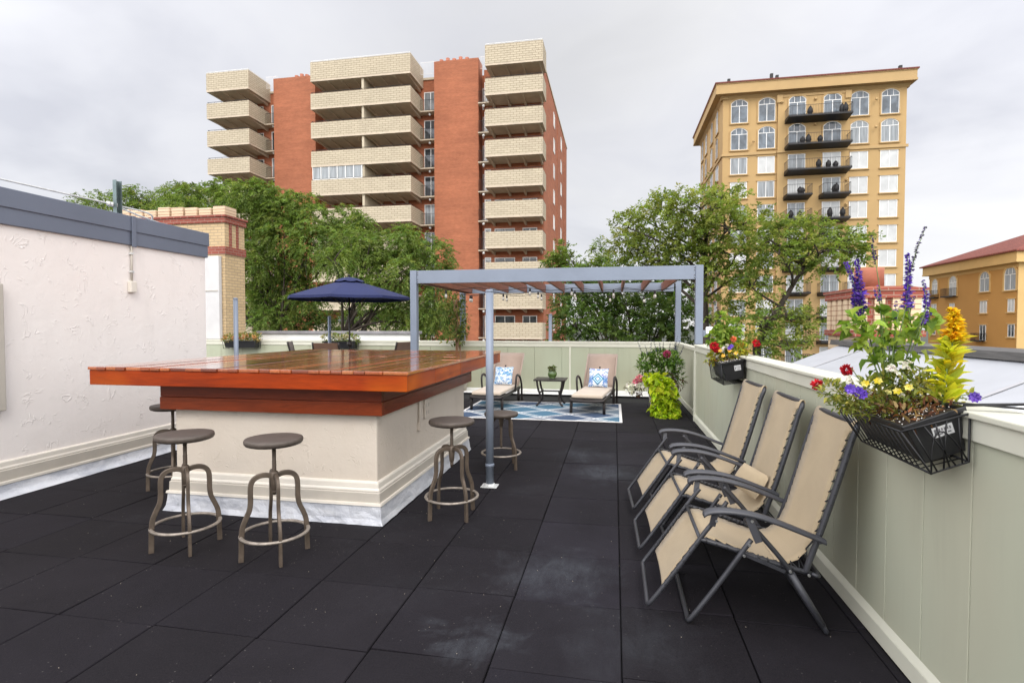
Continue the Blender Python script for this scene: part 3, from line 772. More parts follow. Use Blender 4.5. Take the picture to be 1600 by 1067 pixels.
m = MB(); x = AX0 - 0.012; k = 0
pt = [(0.468, 0.111, 0.029), (0.338, 0.078, 0.026), (0.546, 0.15, 0.039), (0.208, 0.049, 0.021), (0.429, 0.117, 0.034), (0.286, 0.065, 0.026), (0.598, 0.195, 0.058), (0.156, 0.036, 0.018)]
while x < AX1 - 0.02:
    w = random.choice((0.088, 0.088, 0.138)); x1 = min(x + w, AX1 + 0.012)
    if AX1 - x1 < 0.04: x1 = AX1 + 0.012
    y = AY0 - random.uniform(0.004, 0.016)
    while y < AY1 + 0.005:
        L = random.uniform(0.8, 2.2); y2 = min(y + L, AY1 + random.uniform(0.004, 0.015))
        if AY1 - y2 < 0.3: y2 = AY1 + random.uniform(0.004, 0.015)
        c = random.choice(pt); q = random.uniform(0.85, 1.15); m.tint = sc(c, q)
        h = 1.171 + random.uniform(-0.0025, 0.0025)
        m.box(x + 0.0018, y + 0.001, 1.147, x1 - 0.0018, y2 - 0.001, h)
        y = y2
        if y2 > AY1: break
    x = x1
m.build('top', WOOD_Y, bar, bevel=0.004, tinted=True, world=True)
m = MB(); m.box(AX0 + 0.04, AY0 + 0.04, 1.12, AX1 - 0.04, AY1 - 0.04, 1.1455); m.tint = (0.2, 0.06, 0.02)
m.build('top_deck', RAFTER, bar, world=True)
m = MB(); m.box(BX1 + 0.001, 4.86, 0.62, BX1 + 0.02, 4.99, 0.80); m.build('outlet_cover', STUCCO_BAR, bar, bevel=0.004, world=True)
m = MB()
for yy in (4.885, 4.945):
    for zz in (0.655, 0.725): m.box(BX1 + 0.020, yy, zz, BX1 + 0.0225, yy + 0.02, zz + 0.035)
m.build('outlet_sockets', TRIM_DIM, bar, world=True)
m = MB(); m.tube([(BX1 + 0.016, 4.72, 0.83), (BX1 + 0.016, 4.72, 0.60)], 0.012, 8); m.box(BX1 + 0.001, 4.695, 0.54, BX1 + 0.03, 4.745, 0.61); m.build('conduit', STUCCO_BAR, bar, bevel=0.002, world=True)

# ------------------------------------------------------------------ bar stools
def make_stool():
    t = thing('bar_stool', 'x', 'bar stool', (0, 0, 0), 0, 'bar stools round the bar')
    m = MB(); m.lathe([(0.0001, 0.728), (0.155, 0.728), (0.170, 0.733), (0.179, 0.744), (0.180, 0.760), (0.175, 0.769), (0.157, 0.771), (0.08, 0.768), (0.0001, 0.767)], 44); m.build('seat', SEATM, t)
    m = MB(); m.tube([(0, 0, 0.40), (0, 0, 0.728)], 0.0125, 10)
    m.lathe([(0.0001, 0.727), (0.034, 0.727), (0.034, 0.719), (0.014, 0.710), (0.013, 0.69)], 12)
    for k in range(22): m.lathe([(0.0125, 0.415 + k * 0.0095), (0.0145, 0.419 + k * 0.0095), (0.0125, 0.423 + k * 0.0095)], 10)
    m.build('screw_post', STEEL, t)
    m = MB(); m.lathe([(0.012, 0.425), (0.018, 0.43), (0.022, 0.47), (0.026, 0.52), (0.024, 0.548), (0.016, 0.555)], 14); m.build('hub', STEEL, t)
    path = smooth_path([(0.012, 0, 0.520), (0.045, 0, 0.533), (0.085, 0, 0.533), (0.118, 0, 0.519), (0.138, 0, 0.488), (0.143, 0, 0.44), (0.143, 0, 0.37), (0.151, 0, 0.318), (0.172, 0, 0.268), (0.191, 0, 0.215), (0.197, 0, 0.155), (0.199, 0, 0.08), (0.201, 0, 0.0)], 4)
    for k in range(4):
        a = PI / 2 * k; ca, sa = math.cos(a), math.sin(a); m = MB(); vs = []; n = len(path)
        for i, p in enumerate(path):
            d = (path[min(i + 1, n - 1)] - path[max(i - 1, 0)]).normalized(); nx, nz = -d.z, d.x
            w, h = 0.0155, 0.0075
            for qa, qb in ((w, -h), (w, h), (w * .75, h * 1.35), (-w * .75, h * 1.35), (-w, h), (-w, -h), (-w * .75, -h * 1.35), (w * .75, -h * 1.35)):
                x = p.x + nx * qa; z = max(0.0, p.z + nz * qa); vs.append((ca * x - sa * qb, sa * x + ca * qb, z))
        m.add(vs, [(i * 8 + j, i * 8 + (j + 1) % 8, (i + 1) * 8 + (j + 1) % 8, (i + 1) * 8 + j) for i in range(n - 1) for j in range(8)] + [tuple(range(8))[::-1], tuple((n - 1) * 8 + j for j in range(8))], smooth=False)
        m.build('leg', STEEL, t)
    m = MB(); m.tube([(0.203 * math.cos(2 * PI * k / 48), 0.203 * math.sin(2 * PI * k / 48), 0.155) for k in range(48)], 0.0125, 8, closed=True, flat=0.8)
    m.build('footrest_ring', STEEL_WORN, t)
    return t
stool0 = make_stool()
for i, (x, y, rz, lab, dz) in enumerate([
    (-2.851, 3.185, 47, 'brown metal bar stool on the long side of the bar, partly covering another stool', 0),
    (-2.169, 3.165, 43, 'brown metal bar stool standing alone in front of the cream bar base', 0),
    (-1.255, 4.10, 50, 'brown metal bar stool beside the bar wall with the outlet', -0.012),
    (-1.17, 5.60, 60, 'bar stool half hidden behind the round blue grey pole, in front of the rug', -0.19),
    (-3.99, 4.32, 40, 'bar stool between the bar and the white stucco wall', 0)]):
    o = stool0 if i == 0 else copy_tree(stool0)
    o.location = (x, y, 0); o.rotation_euler = (0, 0, R(rz)); o['label'] = lab
    for c in kids(o):
        if c.name.startswith(('seat', 'screw_post')): c.location.z = dz

# ------------------------------------------------------------------ round poles
def make_pole(x, y, h, rad, lab, plate=True):
    t = thing('metal_pole', lab, 'pole', (x, y, 0), 0, 'blue grey poles standing on the deck')
    m = MB(); m.tube([(0, 0, 0.01), (0, 0, h)], rad, 20); m.lathe([(rad + 0.002, h - 0.01), (rad + 0.004, h), (rad * 0.7, h + 0.012), (0.001, h + 0.015)], 20); m.build('shaft', BLUEGREY, t)
    m = MB(); m.lathe([(rad + 0.001, 0.19), (rad + 0.006, 0.195), (rad + 0.006, 0.215), (rad + 0.001, 0.22)], 20); m.build('collar', BLUEGREY, t)
    m = MB(); m.box(-0.075, -0.06, 0.004, 0.075, 0.06, 0.014); m.lathe([(rad + 0.02, 0.014), (rad + 0.012, 0.03), (rad, 0.035)], 16); m.build('base_plate', GALV, t, bevel=0.002)
    return t
make_pole(-1.13, 4.89, 1.815, 0.036, 'round blue grey pole with white base plate beside the bar stools')
make_pole(-5.09, 6.62, 1.86, 0.030, 'blue grey pole behind the bar top in front of the buff chimney')
make_pole(-5.70, 10.2, 1.67, 0.032, 'blue grey pole between the bar top and the umbrella chairs')
make_pole(-1.42, 12.23, 1.74, 0.04, 'short blue grey pole just beyond the rear fence')

# ------------------------------------------------------------------ pergola
pg = thing('pergola', 'blue grey pergola with red wood rafters over the lounge corner', 'pergola', (-1.07, 10.6, 0))
PX0, PX1, PY0, PY1, PZ0, PZ1 = -3.50, 1.375, 9.0, 12.16, 2.225, 2.445
PW = 0.115
for (x, y, z0) in ((PX0, PY0, 0.0), (PX1 - PW, PY0, 1.197), (PX0 - 0.02, PY1, 0.0), (PX1 - PW + 0.03, PY1 + 0.0, 0.0)):
    m = MB(); m.box(x, y, z0, x + PW, y + PW, PZ1 + 0.004); m.build('post', BLUEGREY, pg, bevel=0.005, world=True)
m = MB(); m.box(PX0 + PW, PY0 + 0.02, PZ0, PX1 - PW, PY0 + 0.065, PZ1); m.build('beam', BLUEGREY, pg, bevel=0.004, world=True)
m = MB(); m.box(PX0 + PW, PY1 + 0.03, PZ0, PX1 - PW, PY1 + 0.075, PZ1 - 0.03); m.build('beam', BLUEGREY, pg, bevel=0.004, world=True)
for k in range(11):
    x = PX0 + 0.24 + k * 0.425
    m = MB(); m.box(x, PY0 + 0.066, PZ0 + 0.01, x + 0.04, PY1 + 0.029, PZ1 - 0.045); m.build('rafter', RAFTER, pg, bevel=0.003, world=True)
m = MB(); m.box(PX0 + 0.12, PY0 + 0.066, PZ0 - 0.002, PX0 + 0.20, PY1 + 0.029, PZ1 - 0.08); m.build('rafter', RAFTER, pg, bevel=0.003, world=True)
m = MB()
for x in (PX0 + PW + 0.02, PX1 - PW - 0.02):
    for z in (2.25, 2.29, 2.37, 2.41): m.sphere((x, PY0 + 0.019, z), 0.008, 8, 4)
m.build('bolts', STEEL, pg, world=True)

sl = thing('string_lights', 'string of small black socket bulbs draped under the pergola rafters', 'string lights', (-1.0, 10.5, 2.2))
pts = []
zz = [(PX0 + 0.2, PY0 + 0.2), (PX1 - 0.3, PY0 + 1.1), (PX0 + 0.2, PY0 + 2.0), (PX1 - 0.4, PY1 - 0.1)]
for a, b in zip(zz[:-1], zz[1:]):
    for k in range(24):
        q = k / 24; pts.append((a[0] + (b[0] - a[0]) * q, a[1] + (b[1] - a[1]) * q, 2.175 - 0.06 * abs(math.sin(q * PI * 5))))
m = MB(); m.tube(pts, 0.005, 5); m.build('cord', IRON, sl, world=True)
for k in range(2, len(pts), 4):
    p = pts[k]
    m = MB(); m.lathe([(0.006, 0.0), (0.016, -0.012), (0.018, -0.06), (0.014, -0.066)], 10, p); m.lathe([(0.014, -0.066), (0.026, -0.095), (0.022, -0.125), (0.004, -0.14)], 10, p, mi=1)
    m.build('bulb', [BLACKGLASS, BULB], sl, world=True)

fl = thing('flood_light', 'small white floodlight clamped to a pergola post above the fence', 'light', (1.42, 9.02, 1.42))
m = MB(); m.box(1.378, 9.0, 1.32, 1.42, 9.06, 1.42); m.build('mount', BLUEGREY, fl, bevel=0.004, world=True)
m = MB(); mt = Matrix.Translation((1.47, 8.98, 1.41)) @ Matrix.Rotation(R(-25), 4, 'X'); m.obox(mt, 0.055, 0.03, 0.06); m.build('lamp_head', WHITE, fl, bevel=0.012, world=True)

# ------------------------------------------------------------------ patio umbrella, table and chairs at the back left
um = thing('patio_umbrella', 'navy blue patio umbrella open behind the bar', 'umbrella', (-4.9, 9.5, 0))
m = MB(); m.tube([(0, 0, 0.02), (0, 0, 2.40)], 0.016, 10); m.build('pole', BROWNM, um)
NS = 8; RAD = 1.13; ZR, ZT = 2.02, 2.35
m = MB(); vs = []; fs = []
RN = 7; SN = 4
for i in range(RN + 1):
    q = 0.06 + 0.94 * i / RN
    for s_ in range(NS * SN):
        a = 2 * PI * s_ / (NS * SN) + 0.2
        fr_ = (s_ % SN) / SN
        sag = math.sin(fr_ * PI)
        rr = RAD * q * (1 - 0.055 * sag)
        z = ZT - (ZT - ZR) * (q ** 1.12) - 0.010 * sag * q
        vs.append((rr * math.cos(a), rr * math.sin(a), z))
L = NS * SN
for i in range(RN):
    for j in range(L): fs.append((i * L + j, i * L + (j + 1) % L, (i + 1) * L + (j + 1) % L, (i + 1) * L + j))
for j in range(L):
    v = vs[RN * L + j]; vs.append((v[0] * 1.004, v[1] * 1.004, v[2] - 0.045))
for j in range(L): fs.append((RN * L + j, RN * L + (j + 1) % L, (RN + 1) * L + (j + 1) % L, (RN + 1) * L + j))
m.add(vs, fs, smooth=False); ob = m.build('canopy', NAVY, um)
sm = ob.modifiers.new('thickness', 'SOLIDIFY'); sm.thickness = 0.004
m = MB(); vs = []; fs = []
for i in range(3):
    q = (0.03, 0.13, 0.25)[i]
    for s_ in range(L):
        a = 2 * PI * s_ / L + 0.2; sag = math.sin((s_ % SN) / SN * PI)
        vs.append((RAD * q * math.cos(a), RAD * q * math.sin(a), ZT + 0.045 - (0.0, 0.022, 0.075)[i] - 0.02 * sag * q * 4))
fs = [(i * L + j, i * L + (j + 1) % L, (i + 1) * L + (j + 1) % L, (i + 1) * L + j) for i in range(2) for j in range(L)]
m.add(vs, fs); ob = m.build('vent', NAVY, um); sm = ob.modifiers.new('thickness', 'SOLIDIFY'); sm.thickness = 0.004
for k in range(NS):
    a = 2 * PI * k / NS + 0.2; ca, sa = math.cos(a), math.sin(a)
    m = MB(); m.tube([(0.04 * ca, 0.04 * sa, ZT - 0.03), (RAD * 0.97 * ca, RAD * 0.97 * sa, ZR - 0.0)], 0.008, 6); m.tube([(0.03 * ca, 0.03 * sa, 1.78), (RAD * 0.5 * ca, RAD * 0.5 * sa, ZR + 0.19)], 0.006, 6); m.build('rib', BROWNM, um)
m = MB(); m.sphere((0, 0, 2.43), 0.025); m.tube([(0, 0, 2.38), (0, 0, 2.43)], 0.012, 8); m.build('finial', BROWNM, um)
m = MB(); m.lathe([(0.035, 1.10), (0.05, 1.12), (0.05, 1.17), (0.035, 1.19), (0.02, 1.21)], 12); m.build('crank', BROWNM, um)
tb = thing('patio_table', 'dark patio table under the navy umbrella', 'table', (-4.9, 9.5, 0))
m = MB(); m.lathe([(0.03, 0.905), (0.60, 0.905), (0.615, 0.915), (0.615, 0.93), (0.60, 0.94), (0.03, 0.94)], 36); m.build('top', BROWNM, tb)
for k in range(4):
    a = PI / 4 + PI / 2 * k; m = MB(); m.tube(smooth_path([(0.42 * math.cos(a), 0.42 * math.sin(a), 0.905), (0.30 * math.cos(a), 0.30 * math.sin(a), 0.5), (0.46 * math.cos(a), 0.46 * math.sin(a), 0.0)], 5), 0.02, 8); m.build('leg', BROWNM, tb)
def make_dchair():
    t = thing('patio_chair', 'x', 'chair', (0, 0, 0), 0, 'high back patio chairs round the umbrella table')
    m = MB(); n = 6
    P = [(0.26, 0.02 + 0.0, 0.67), (0.30, 0.0, 0.80), (0.335, 0.0, 0.95), (0.36, 0, 1.10), (0.385, 0, 1.195)]
    vs = [(x, sy * 0.23 * 1.0, z) for x, _, z in P for sy in (-1, 1)] + [(x + 0.022, sy * 0.23, z) for x, _, z in P for sy in (-1, 1)]
    k = len(P)
    fs = [(2 * i, 2 * i + 1, 2 * i + 3, 2 * i + 2) for i in range(k - 1)] + [(2 * k + 2 * i + 1, 2 * k + 2 * i, 2 * k + 2 * i + 2, 2 * k + 2 * i + 3) for i in range(k - 1)]
    fs += [(2 * i, 2 * i + 2, 2 * k + 2 * i + 2, 2 * k + 2 * i) for i in range(k - 1)] + [(2 * i + 3, 2 * i + 1, 2 * k + 2 * i + 1, 2 * k + 2 * i + 3) for i in range(k - 1)] + [(2 * k - 2, 2 * k - 1, 4 * k - 1, 4 * k - 2)]
    m.add(vs, fs); m.build('backrest', WICK, t, bevel=0.004)
    m = MB(); m.box(-0.25, -0.235, 0.64, 0.26, 0.235, 0.675); m.build('seat', WICK, t, bevel=0.01)
    for sy in (-1, 1):
        m = MB(); m.tube(smooth_path([(0.20, sy * 0.25, 0.0), (0.235, sy * 0.25, 0.4), (0.27, sy * 0.25, 0.68), (0.335, sy * 0.25, 0.95), (0.395, sy * 0.25, 1.20)], 4), 0.017, 8); m.build('rear_frame', BROWNM, t)
        m = MB(); m.tube(smooth_path([(-0.27, sy * 0.25, 0.0), (-0.25, sy * 0.25, 0.5), (-0.24, sy * 0.26, 0.84), (-0.16, sy * 0.265, 0.885), (0.10, sy * 0.265, 0.885), (0.31, sy * 0.25, 0.87)], 5), 0.016, 8); m.build('arm', BROWNM, t)
    m = MB(); m.tube([(-0.26, -0.25, 0.25), (-0.26, 0.25, 0.25)], 0.013, 8); m.tube([(0.22, -0.25, 0.25), (0.22, 0.25, 0.25)], 0.013, 8); m.build('stretcher', BROWNM, t)
    return t
dc = make_dchair()
for i, (x, y, rz, lab) in enumerate([(-4.84, 8.95, -93, 'brown woven patio chair with its back to the viewer under the umbrella'),
                                     (-5.52, 9.25, 205, 'brown woven patio chair turned sideways beside the umbrella table'),
                                     (-4.12, 9.42, -12, 'brown patio chair seen edge on between the umbrella and the pergola')]):
    o = dc if i == 0 else copy_tree(dc)
    o.location = (x, y, 0); o.rotation_euler = (0, 0, R(rz)); o['label'] = lab

# ------------------------------------------------------------------ rug, loungers, side table
rg = thing('outdoor_rug', 'blue and white diamond lattice outdoor rug under the loungers', 'rug', (-1.235, 9.46, 0))
m = MB(); m.box(-1.32, -0.945, 0.004, 1.32, 0.945, 0.011); m.build('pile', RUG, rg)
m = MB()
for b in ((-1.365, -0.99, 1.365, -0.946), (-1.365, 0.946, 1.365, 0.99), (-1.365, -0.945, -1.321, 0.945), (1.321, -0.945, 1.365, 0.945)): m.box(b[0], b[1], 0.004, b[2], b[3], 0.012)
m.build('border', RUGEDGE, rg, bevel=0.002)
def make_lounger():
    t = thing('chaise_lounger', 'x', 'lounger', (0, 0, 0), 0, 'chaise loungers on the blue rug')
    w = 0.285
    m = MB()
    for sx in (-1, 1): m.beam((sx * w, 0.0, 0.225), (sx * w, 1.42, 0.255), 0.03, 0.055)
    m.beam((-w, 0.0, 0.225), (w, 0.0, 0.225), 0.03, 0.05); m.tube(smooth_path([(-w, 0.0, 0.23), (-w * 0.6, -0.05, 0.225), (0, -0.065, 0.22), (w * 0.6, -0.05, 0.225), (w, 0.0, 0.23)], 4), 0.020, 8)
    m.beam((-w, 1.40, 0.25), (w, 1.40, 0.25), 0.03, 0.04); m.build('frame', BROWNM, t, bevel=0.004)
    for sx in (-1, 1):
        for y in (0.06, 1.34):
            m = MB(); m.tube([(sx * (w - 0.01), y, 0.24), (sx * (w - 0.005), y - 0.01, 0.0)], 0.026, 8); m.build('leg', BROWNM, t)
        m = MB(); m.tube(smooth_path([(sx * (w + 0.035), 0.86, 0.235), (sx * (w + 0.05), 0.86, 0.40), (sx * (w + 0.055), 0.875, 0.495), (sx * (w + 0.055), 0.93, 0.535), (sx * (w + 0.055), 1.05, 0.53), (sx * (w + 0.055), 1.22, 0.46), (sx * (w + 0.05), 1.36, 0.30), (sx * (w + 0.04), 1.42, 0.12), (sx * (w + 0.04), 1.44, 0.0)], 5), 0.024, 8, flat=0.8); m.build('arm', BROWNM, t)
    m = MB(); m.box(-w + 0.02, 0.0, 0.262, w - 0.02, 1.30, 0.325); m.build('seat_cushion', CUSH, t, bevel=0.022, seg=3)
    m = MB(); a = (0, 1.27, 0.31); b = (0, 1.80, 0.915)
    n = Vector((0, 0.605, -0.53)).normalized()
    vs = []
    for i in range(9):
        q = i / 8; c = Vector(a).lerp(Vector(b), q) + n * (0.02 * math.sin(q * PI))
        for x in (-w + 0.01, w - 0.01): vs.append(c + Vector((x, 0, 0)))
    m.add(vs, [(2 * i, 2 * i + 1, 2 * i + 3, 2 * i + 2) for i in range(8)], smooth=True)
    ob = m.build('back_sling', LSLING, t); sm = ob.modifiers.new('thickness', 'SOLIDIFY'); sm.thickness = 0.02
    m = MB()
    for sx in (-1, 1): m.tube([Vector(a) + Vector((sx * (w), 0.0, 0)) + n * .012, Vector(b) + Vector((sx * w, 0, 0)) + n * .012], 0.015, 8)
    m.tube([Vector(b) + Vector((-w, 0, 0)) + n * .012, Vector(b) + Vector((w, 0, 0)) + n * .012], 0.013, 8); m.build('back_frame', LSLING, t)
    return t
lg = make_lounger()
for i, (x, y, rz, lab) in enumerate([(-0.445, 9.14, -7, 'taupe chaise lounger between the side table and the corner pot'), (-2.20, 9.22, -3, 'taupe chaise lounger half hidden by the round pole')]):
    o = lg if i == 0 else copy_tree(lg)
    o.location = (x, y, 0.012); o.rotation_euler = (0, 0, R(rz)); o['label'] = lab
def pillow(mat, loc, rz, tilt, lab):
    t = thing('throw_pillow', lab, 'pillow', loc, 0, 'blue patterned pillows on the loungers')
    t.rotation_euler = (R(tilt), 0, R(rz))
    m = MB(); n = 12; hw = 0.185; vs = []
    for side in (-1, 1):
        for i in range(n + 1):
            for j in range(n + 1):
                u = 2 * i / n - 1; v = 2 * j / n - 1
                pin = 1 - 0.07 * (1 - u * u) - 0.0; pin2 = 1 - 0.07 * (1 - v * v)
                th = 0.06 * ((1 - u ** 4) * (1 - v ** 4)) ** 0.55
                vs.append((u * hw * pin2, side * th, v * hw * pin))
    fs = []
    M_ = (n + 1) ** 2
    for i in range(n):
        for j in range(n):
            a = i * (n + 1) + j
            fs.append((a, a + n + 1, a + n + 2, a + 1)); fs.append((M_ + a, M_ + a + 1, M_ + a + n + 2, M_ + a + n + 1))
    m.add(vs, fs, smooth=True); m.build('cushion', mat, t)
    m = MB(); m.sphere((0.01, 0.03, 0.215), 0.018, 8, 5); m.tube([(0.01, 0.03, 0.215), (0.01, 0.02, 0.17)], 0.004, 5); m.build('tassel', BROWNM, t)
    return t
pillow(PIL_B, (-0.29, 10.315, 0.515), -7, -24, 'blue medallion pattern square pillow on a chaise lounger')
pillow(PIL_A, (-2.12, 10.39, 0.515), -3, -24, 'white and blue floral square pillow on the half hidden lounger')
st = thing('side_table', 'small dark metal side table between the two loungers', 'table', (-1.165, 10.12, 0.012))
m = MB(); m.box(-0.295, -0.26, 0.462, 0.295, 0.26, 0.492); m.build('top', BROWNM, st, bevel=0.006)
for sx in (-1, 1):
    for sy in (-1, 1):
        m = MB(); m.tube(smooth_path([(sx * 0.235, sy * 0.21, 0.462), (sx * 0.215, sy * 0.20, 0.33), (sx * 0.175, sy * 0.18, 0.19), (sx * 0.185, sy * 0.185, 0.08), (sx * 0.245, sy * 0.21, 0.0)], 4), 0.019, 8); m.build('leg', BROWNM, st)
m = MB(); m.box(-0.17, -0.015, 0.245, 0.17, 0.015, 0.27); m.box(-0.185, -0.185, 0.242, -0.155, 0.185, 0.262); m.box(0.155, -0.185, 0.242, 0.185, 0.185, 0.262); m.build('stretcher', BROWNM, st, bevel=0.003)

# ------------------------------------------------------------------ zero gravity recliners
def make_recliner():
    t = thing('reclining_chair', 'x', 'chair', (0, 0, 0), 0, 'folding recliners lined up along the side fence')
    HO, HF, HS = 0.292, 0.260, 0.232          # half widths: legs, sling frame, sling
    def U(path, h, rad, n=8, cross=True):
        """a bent tube: near side path, floor bar, far side path"""
        a = [(x, -h, z) for x, z in path]; b = [(x, h, z) for x, z in path][::-1]
        return a + b
    # front legs, rear legs: one bent tube each
    m = MB(); m.tube(smooth_path([(-0.035, -HO, 0.45), (-0.18, -HO, 0.225), (-0.305, -HO, 0.045), (-0.326, -HO + 0.012, 0.016), (-0.326, -HO + 0.05, 0.014)], 5) + smooth_path([(-0.326, HO - 0.05, 0.014), (-0.326, HO - 0.012, 0.016), (-0.305, HO, 0.045), (-0.18, HO, 0.225), (-0.035, HO, 0.45)], 5), 0.0125, 10); m.build('front_leg_frame', CHARC, t)
    m = MB(); m.tube(smooth_path([(-0.06, -HO + 0.02, 0.545), (0.02, -HO + 0.02, 0.46), (0.141, -HO + 0.02, 0.315), (0.24, -HO + 0.02, 0.15), (0.310, -HO + 0.02, 0.03), (0.319, -HO + 0.035, 0.015), (0.32, -HO + 0.07, 0.014)], 5) + smooth_path([(0.32, HO - 0.07, 0.014), (0.319, HO - 0.035, 0.015), (0.310, HO - 0.02, 0.03), (0.24, HO - 0.02, 0.15), (0.141, HO - 0.02, 0.315), (0.02, HO - 0.02, 0.46), (-0.06, HO - 0.02, 0.545)], 5), 0.0125, 10)
    m.build('rear_leg_frame', CHARC, t)
    for s in (-1, 1):
        m = MB(); m.tube([(0.155, s * (HO - 0.02), 0.29), (0.30, s * (HO - 0.02), 0.045)], 0.017, 10); m.build('leg_sleeve', ARMP, t)
    # footrest frame
    fp = [(-0.196, 0.528), (-0.245, 0.462), (-0.33, 0.335), (-0.44, 0.175), (-0.505, 0.085), (-0.522, 0.062)]
    m = MB(); m.tube(smooth_path([(x, -HF, z) for x, z in fp[:-1]] + [(fp[-1][0], -HF + 0.015, fp[-1][1]), (fp[-1][0] - 0.002, -HF + 0.06, fp[-1][1])], 4) + smooth_path([(fp[-1][0] - 0.002, HF - 0.06, fp[-1][1]), (fp[-1][0], HF - 0.015, fp[-1][1])] + [(x, HF, z) for x, z in fp[:-1]][::-1], 4), 0.0115, 10)
    m.build('footrest_frame', CHARC, t)
    # seat rails and back frame
    m = MB()
    for s in (-1, 1): m.tube(smooth_path([(-0.275, s * HF, 0.425), (-0.14, s * HF, 0.392), (0.0, s * HF, 0.352), (0.13, s * HF, 0.318), (0.25, s * HF, 0.292)], 4), 0.0115, 10)
    m.tube([(-0.27, -HF, 0.424), (-0.27, HF, 0.424)], 0.010, 8); m.tube(smooth_path([(0.25, -HF, 0.292), (0.285, -HF + 0.03, 0.285), (0.285, HF - 0.03, 0.285), (0.25, HF, 0.292)], 4), 0.0115, 8)
    m.build('seat_rail', CHARC, t)
    bp = [(0.222, 0.292), (0.245, 0.37), (0.288, 0.50), (0.342, 0.68), (0.388, 0.84), (0.418, 0.95), (0.438, 1.005)]
    m = MB(); m.tube(smooth_path([(x, -HF, z) for x, z in bp] + [(0.446, -HF + 0.03, 1.022), (0.448, -HF + 0.07, 1.026)], 4) + smooth_path([(0.448, HF - 0.07, 1.026), (0.446, HF - 0.03, 1.022)] + [(x, HF, z) for x, z in bp][::-1], 4), 0.0145, 10)
    m.build('back_frame', CHARC, t)
    # sling with scalloped edges, in two lengths
    path = smooth_path([(0.455, 1.035), (0.430, 1.035), (0.415, 0.985), (0.383, 0.87), (0.335, 0.70), (0.292, 0.545), (0.258, 0.445), (0.20, 0.372), (0.12, 0.345), (0.02, 0.375), (-0.10, 0.418), (-0.19, 0.452), (-0.245, 0.452), (-0.30, 0.392), (-0.37, 0.285), (-0.45, 0.165)] and
                       [(x, 0, z) for x, z in [(0.462, 1.020), (0.452, 1.042), (0.432, 1.032), (0.412, 0.975), (0.383, 0.87), (0.335, 0.70), (0.292, 0.545), (0.255, 0.435), (0.20, 0.352), (0.12, 0.318), (0.02, 0.338), (-0.10, 0.378), (-0.19, 0.412), (-0.25, 0.415), (-0.305, 0.368), (-0.37, 0.275), (-0.452, 0.150)]], 10)
    L = [0]
    for a, b in zip(path[:-1], path[1:]): L.append(L[-1] + (b - a).length)
    def sling(i0, i1, name):
        m = MB(); cols = 7; vs = []; k = i1 - i0
        for i in range(i0, i1):
            topq = L[i] < 0.10
            sc_ = 0.0 if topq else 0.009 * abs(math.sin(L[i] / 0.052 * PI))
            h = (HF - 0.006) if topq else HS + 0.004 - sc_
            for j in range(cols):
                q = 2 * j / (cols - 1) - 1
                sagx = (1 - q * q) * 0.012
                vs.append((path[i].x + sagx * 0.7, q * h, path[i].z - sagx))
        m.add(vs, [(i * cols + j, i * cols + j + 1, (i + 1) * cols + j + 1, (i + 1) * cols + j) for i in range(k - 1) for j in range(cols - 1)], smooth=True)
        o = m.build(name, SLING, t); q = o.modifiers.new('thickness', 'SOLIDIFY'); q.thickness = 0.003; return o
    split = min(range(len(path)), key=lambda i: abs(path[i].x - 0.10) + (10 if path[i].z > 0.5 else 0))
    sling(0, split + 1, 'back_sling'); sling(split, len(path), 'seat_sling')
    # elastic lacing from sling edge to the tubes
    def frame_pt(p):
        if p.z > 0.46 and p.x > 0.2:
            for (x0, z0), (x1, z1) in zip(bp[:-1], bp[1:]):
                if z0 <= p.z <= z1: q = (p.z - z0) / (z1 - z0); return x0 + (x1 - x0) * q, p.z
        if p.x > -0.26: return p.x, 0.352 - 0.262 * p.x
        for (x0, z0), (x1, z1) in zip(fp[:-1], fp[1:]):
            if z1 <= p.z <= z0: q = (p.z - z0) / (z1 - z0); return x0 + (x1 - x0) * q, p.z
        return p.x, p.z
    for s in (-1, 1):
        nxt = 0.14; zig = []; m = MB()
        for i in range(1, len(path)):
            if L[i] >= nxt:
                p = path[i]; q = path[min(len(path) - 1, i + 2)]; fx, fz = frame_pt(p); gx, gz = frame_pt(q)
                if abs(fx - p.x) + abs(fz - p.z) < 0.14:
                    zig += [(p.x, s * (HS - 0.006), p.z + 0.003), (fx, s * (HF - 0.012), fz + 0.010), (fx, s * (HF + 0.015), fz + 0.004), (gx, s * (HF - 0.010), gz + 0.010)]
                nxt += 0.052
        m.tube(zig, 0.0042, 5); m.build('lacing', CORD, t)
    # armrests
    for s in (-1, 1):
        pts = smooth_path([(-0.262, s * HO, 0.560), (-0.235, s * HO, 0.578), (-0.16, s * HO, 0.586), (-0.05, s * HO, 0.578), (0.06, s * HO, 0.552), (0.18, s * HO, 0.510), (0.28, s * HO, 0.472), (0.30, s * HO, 0.464)], 5)
        m = MB(); vs = []
        for i, p in enumerate(pts):
            q = i / (len(pts) - 1); w = 0.030 - 0.010 * q; h = 0.011
            if i == 0 or i == len(pts) - 1: w *= 0.55; h *= 0.5
            for dy, dz in ((-w, -h), (-w * 1.08, 0), (-w * 0.7, h), (w * 0.7, h), (w * 1.08, 0), (w, -h)): vs.append((p.x, p.y + dy, p.z + dz))
        k = len(pts)
        m.add(vs, [(i * 6 + j, i * 6 + (j + 1) % 6, (i + 1) * 6 + (j + 1) % 6, (i + 1) * 6 + j) for i in range(k - 1) for j in range(6)] + [tuple(range(6))[::-1], tuple((k - 1) * 6 + j for j in range(6))], smooth=True)
        m.build('armrest', ARMP, t)
        m = MB(); m.beam((-0.05, s * (HO + 0.002), 0.56), (0.0, s * (HO + 0.002), 0.44), 0.014, 0.035, (1, 0, 0)); m.build('bracket', ARMP, t, bevel=0.002)
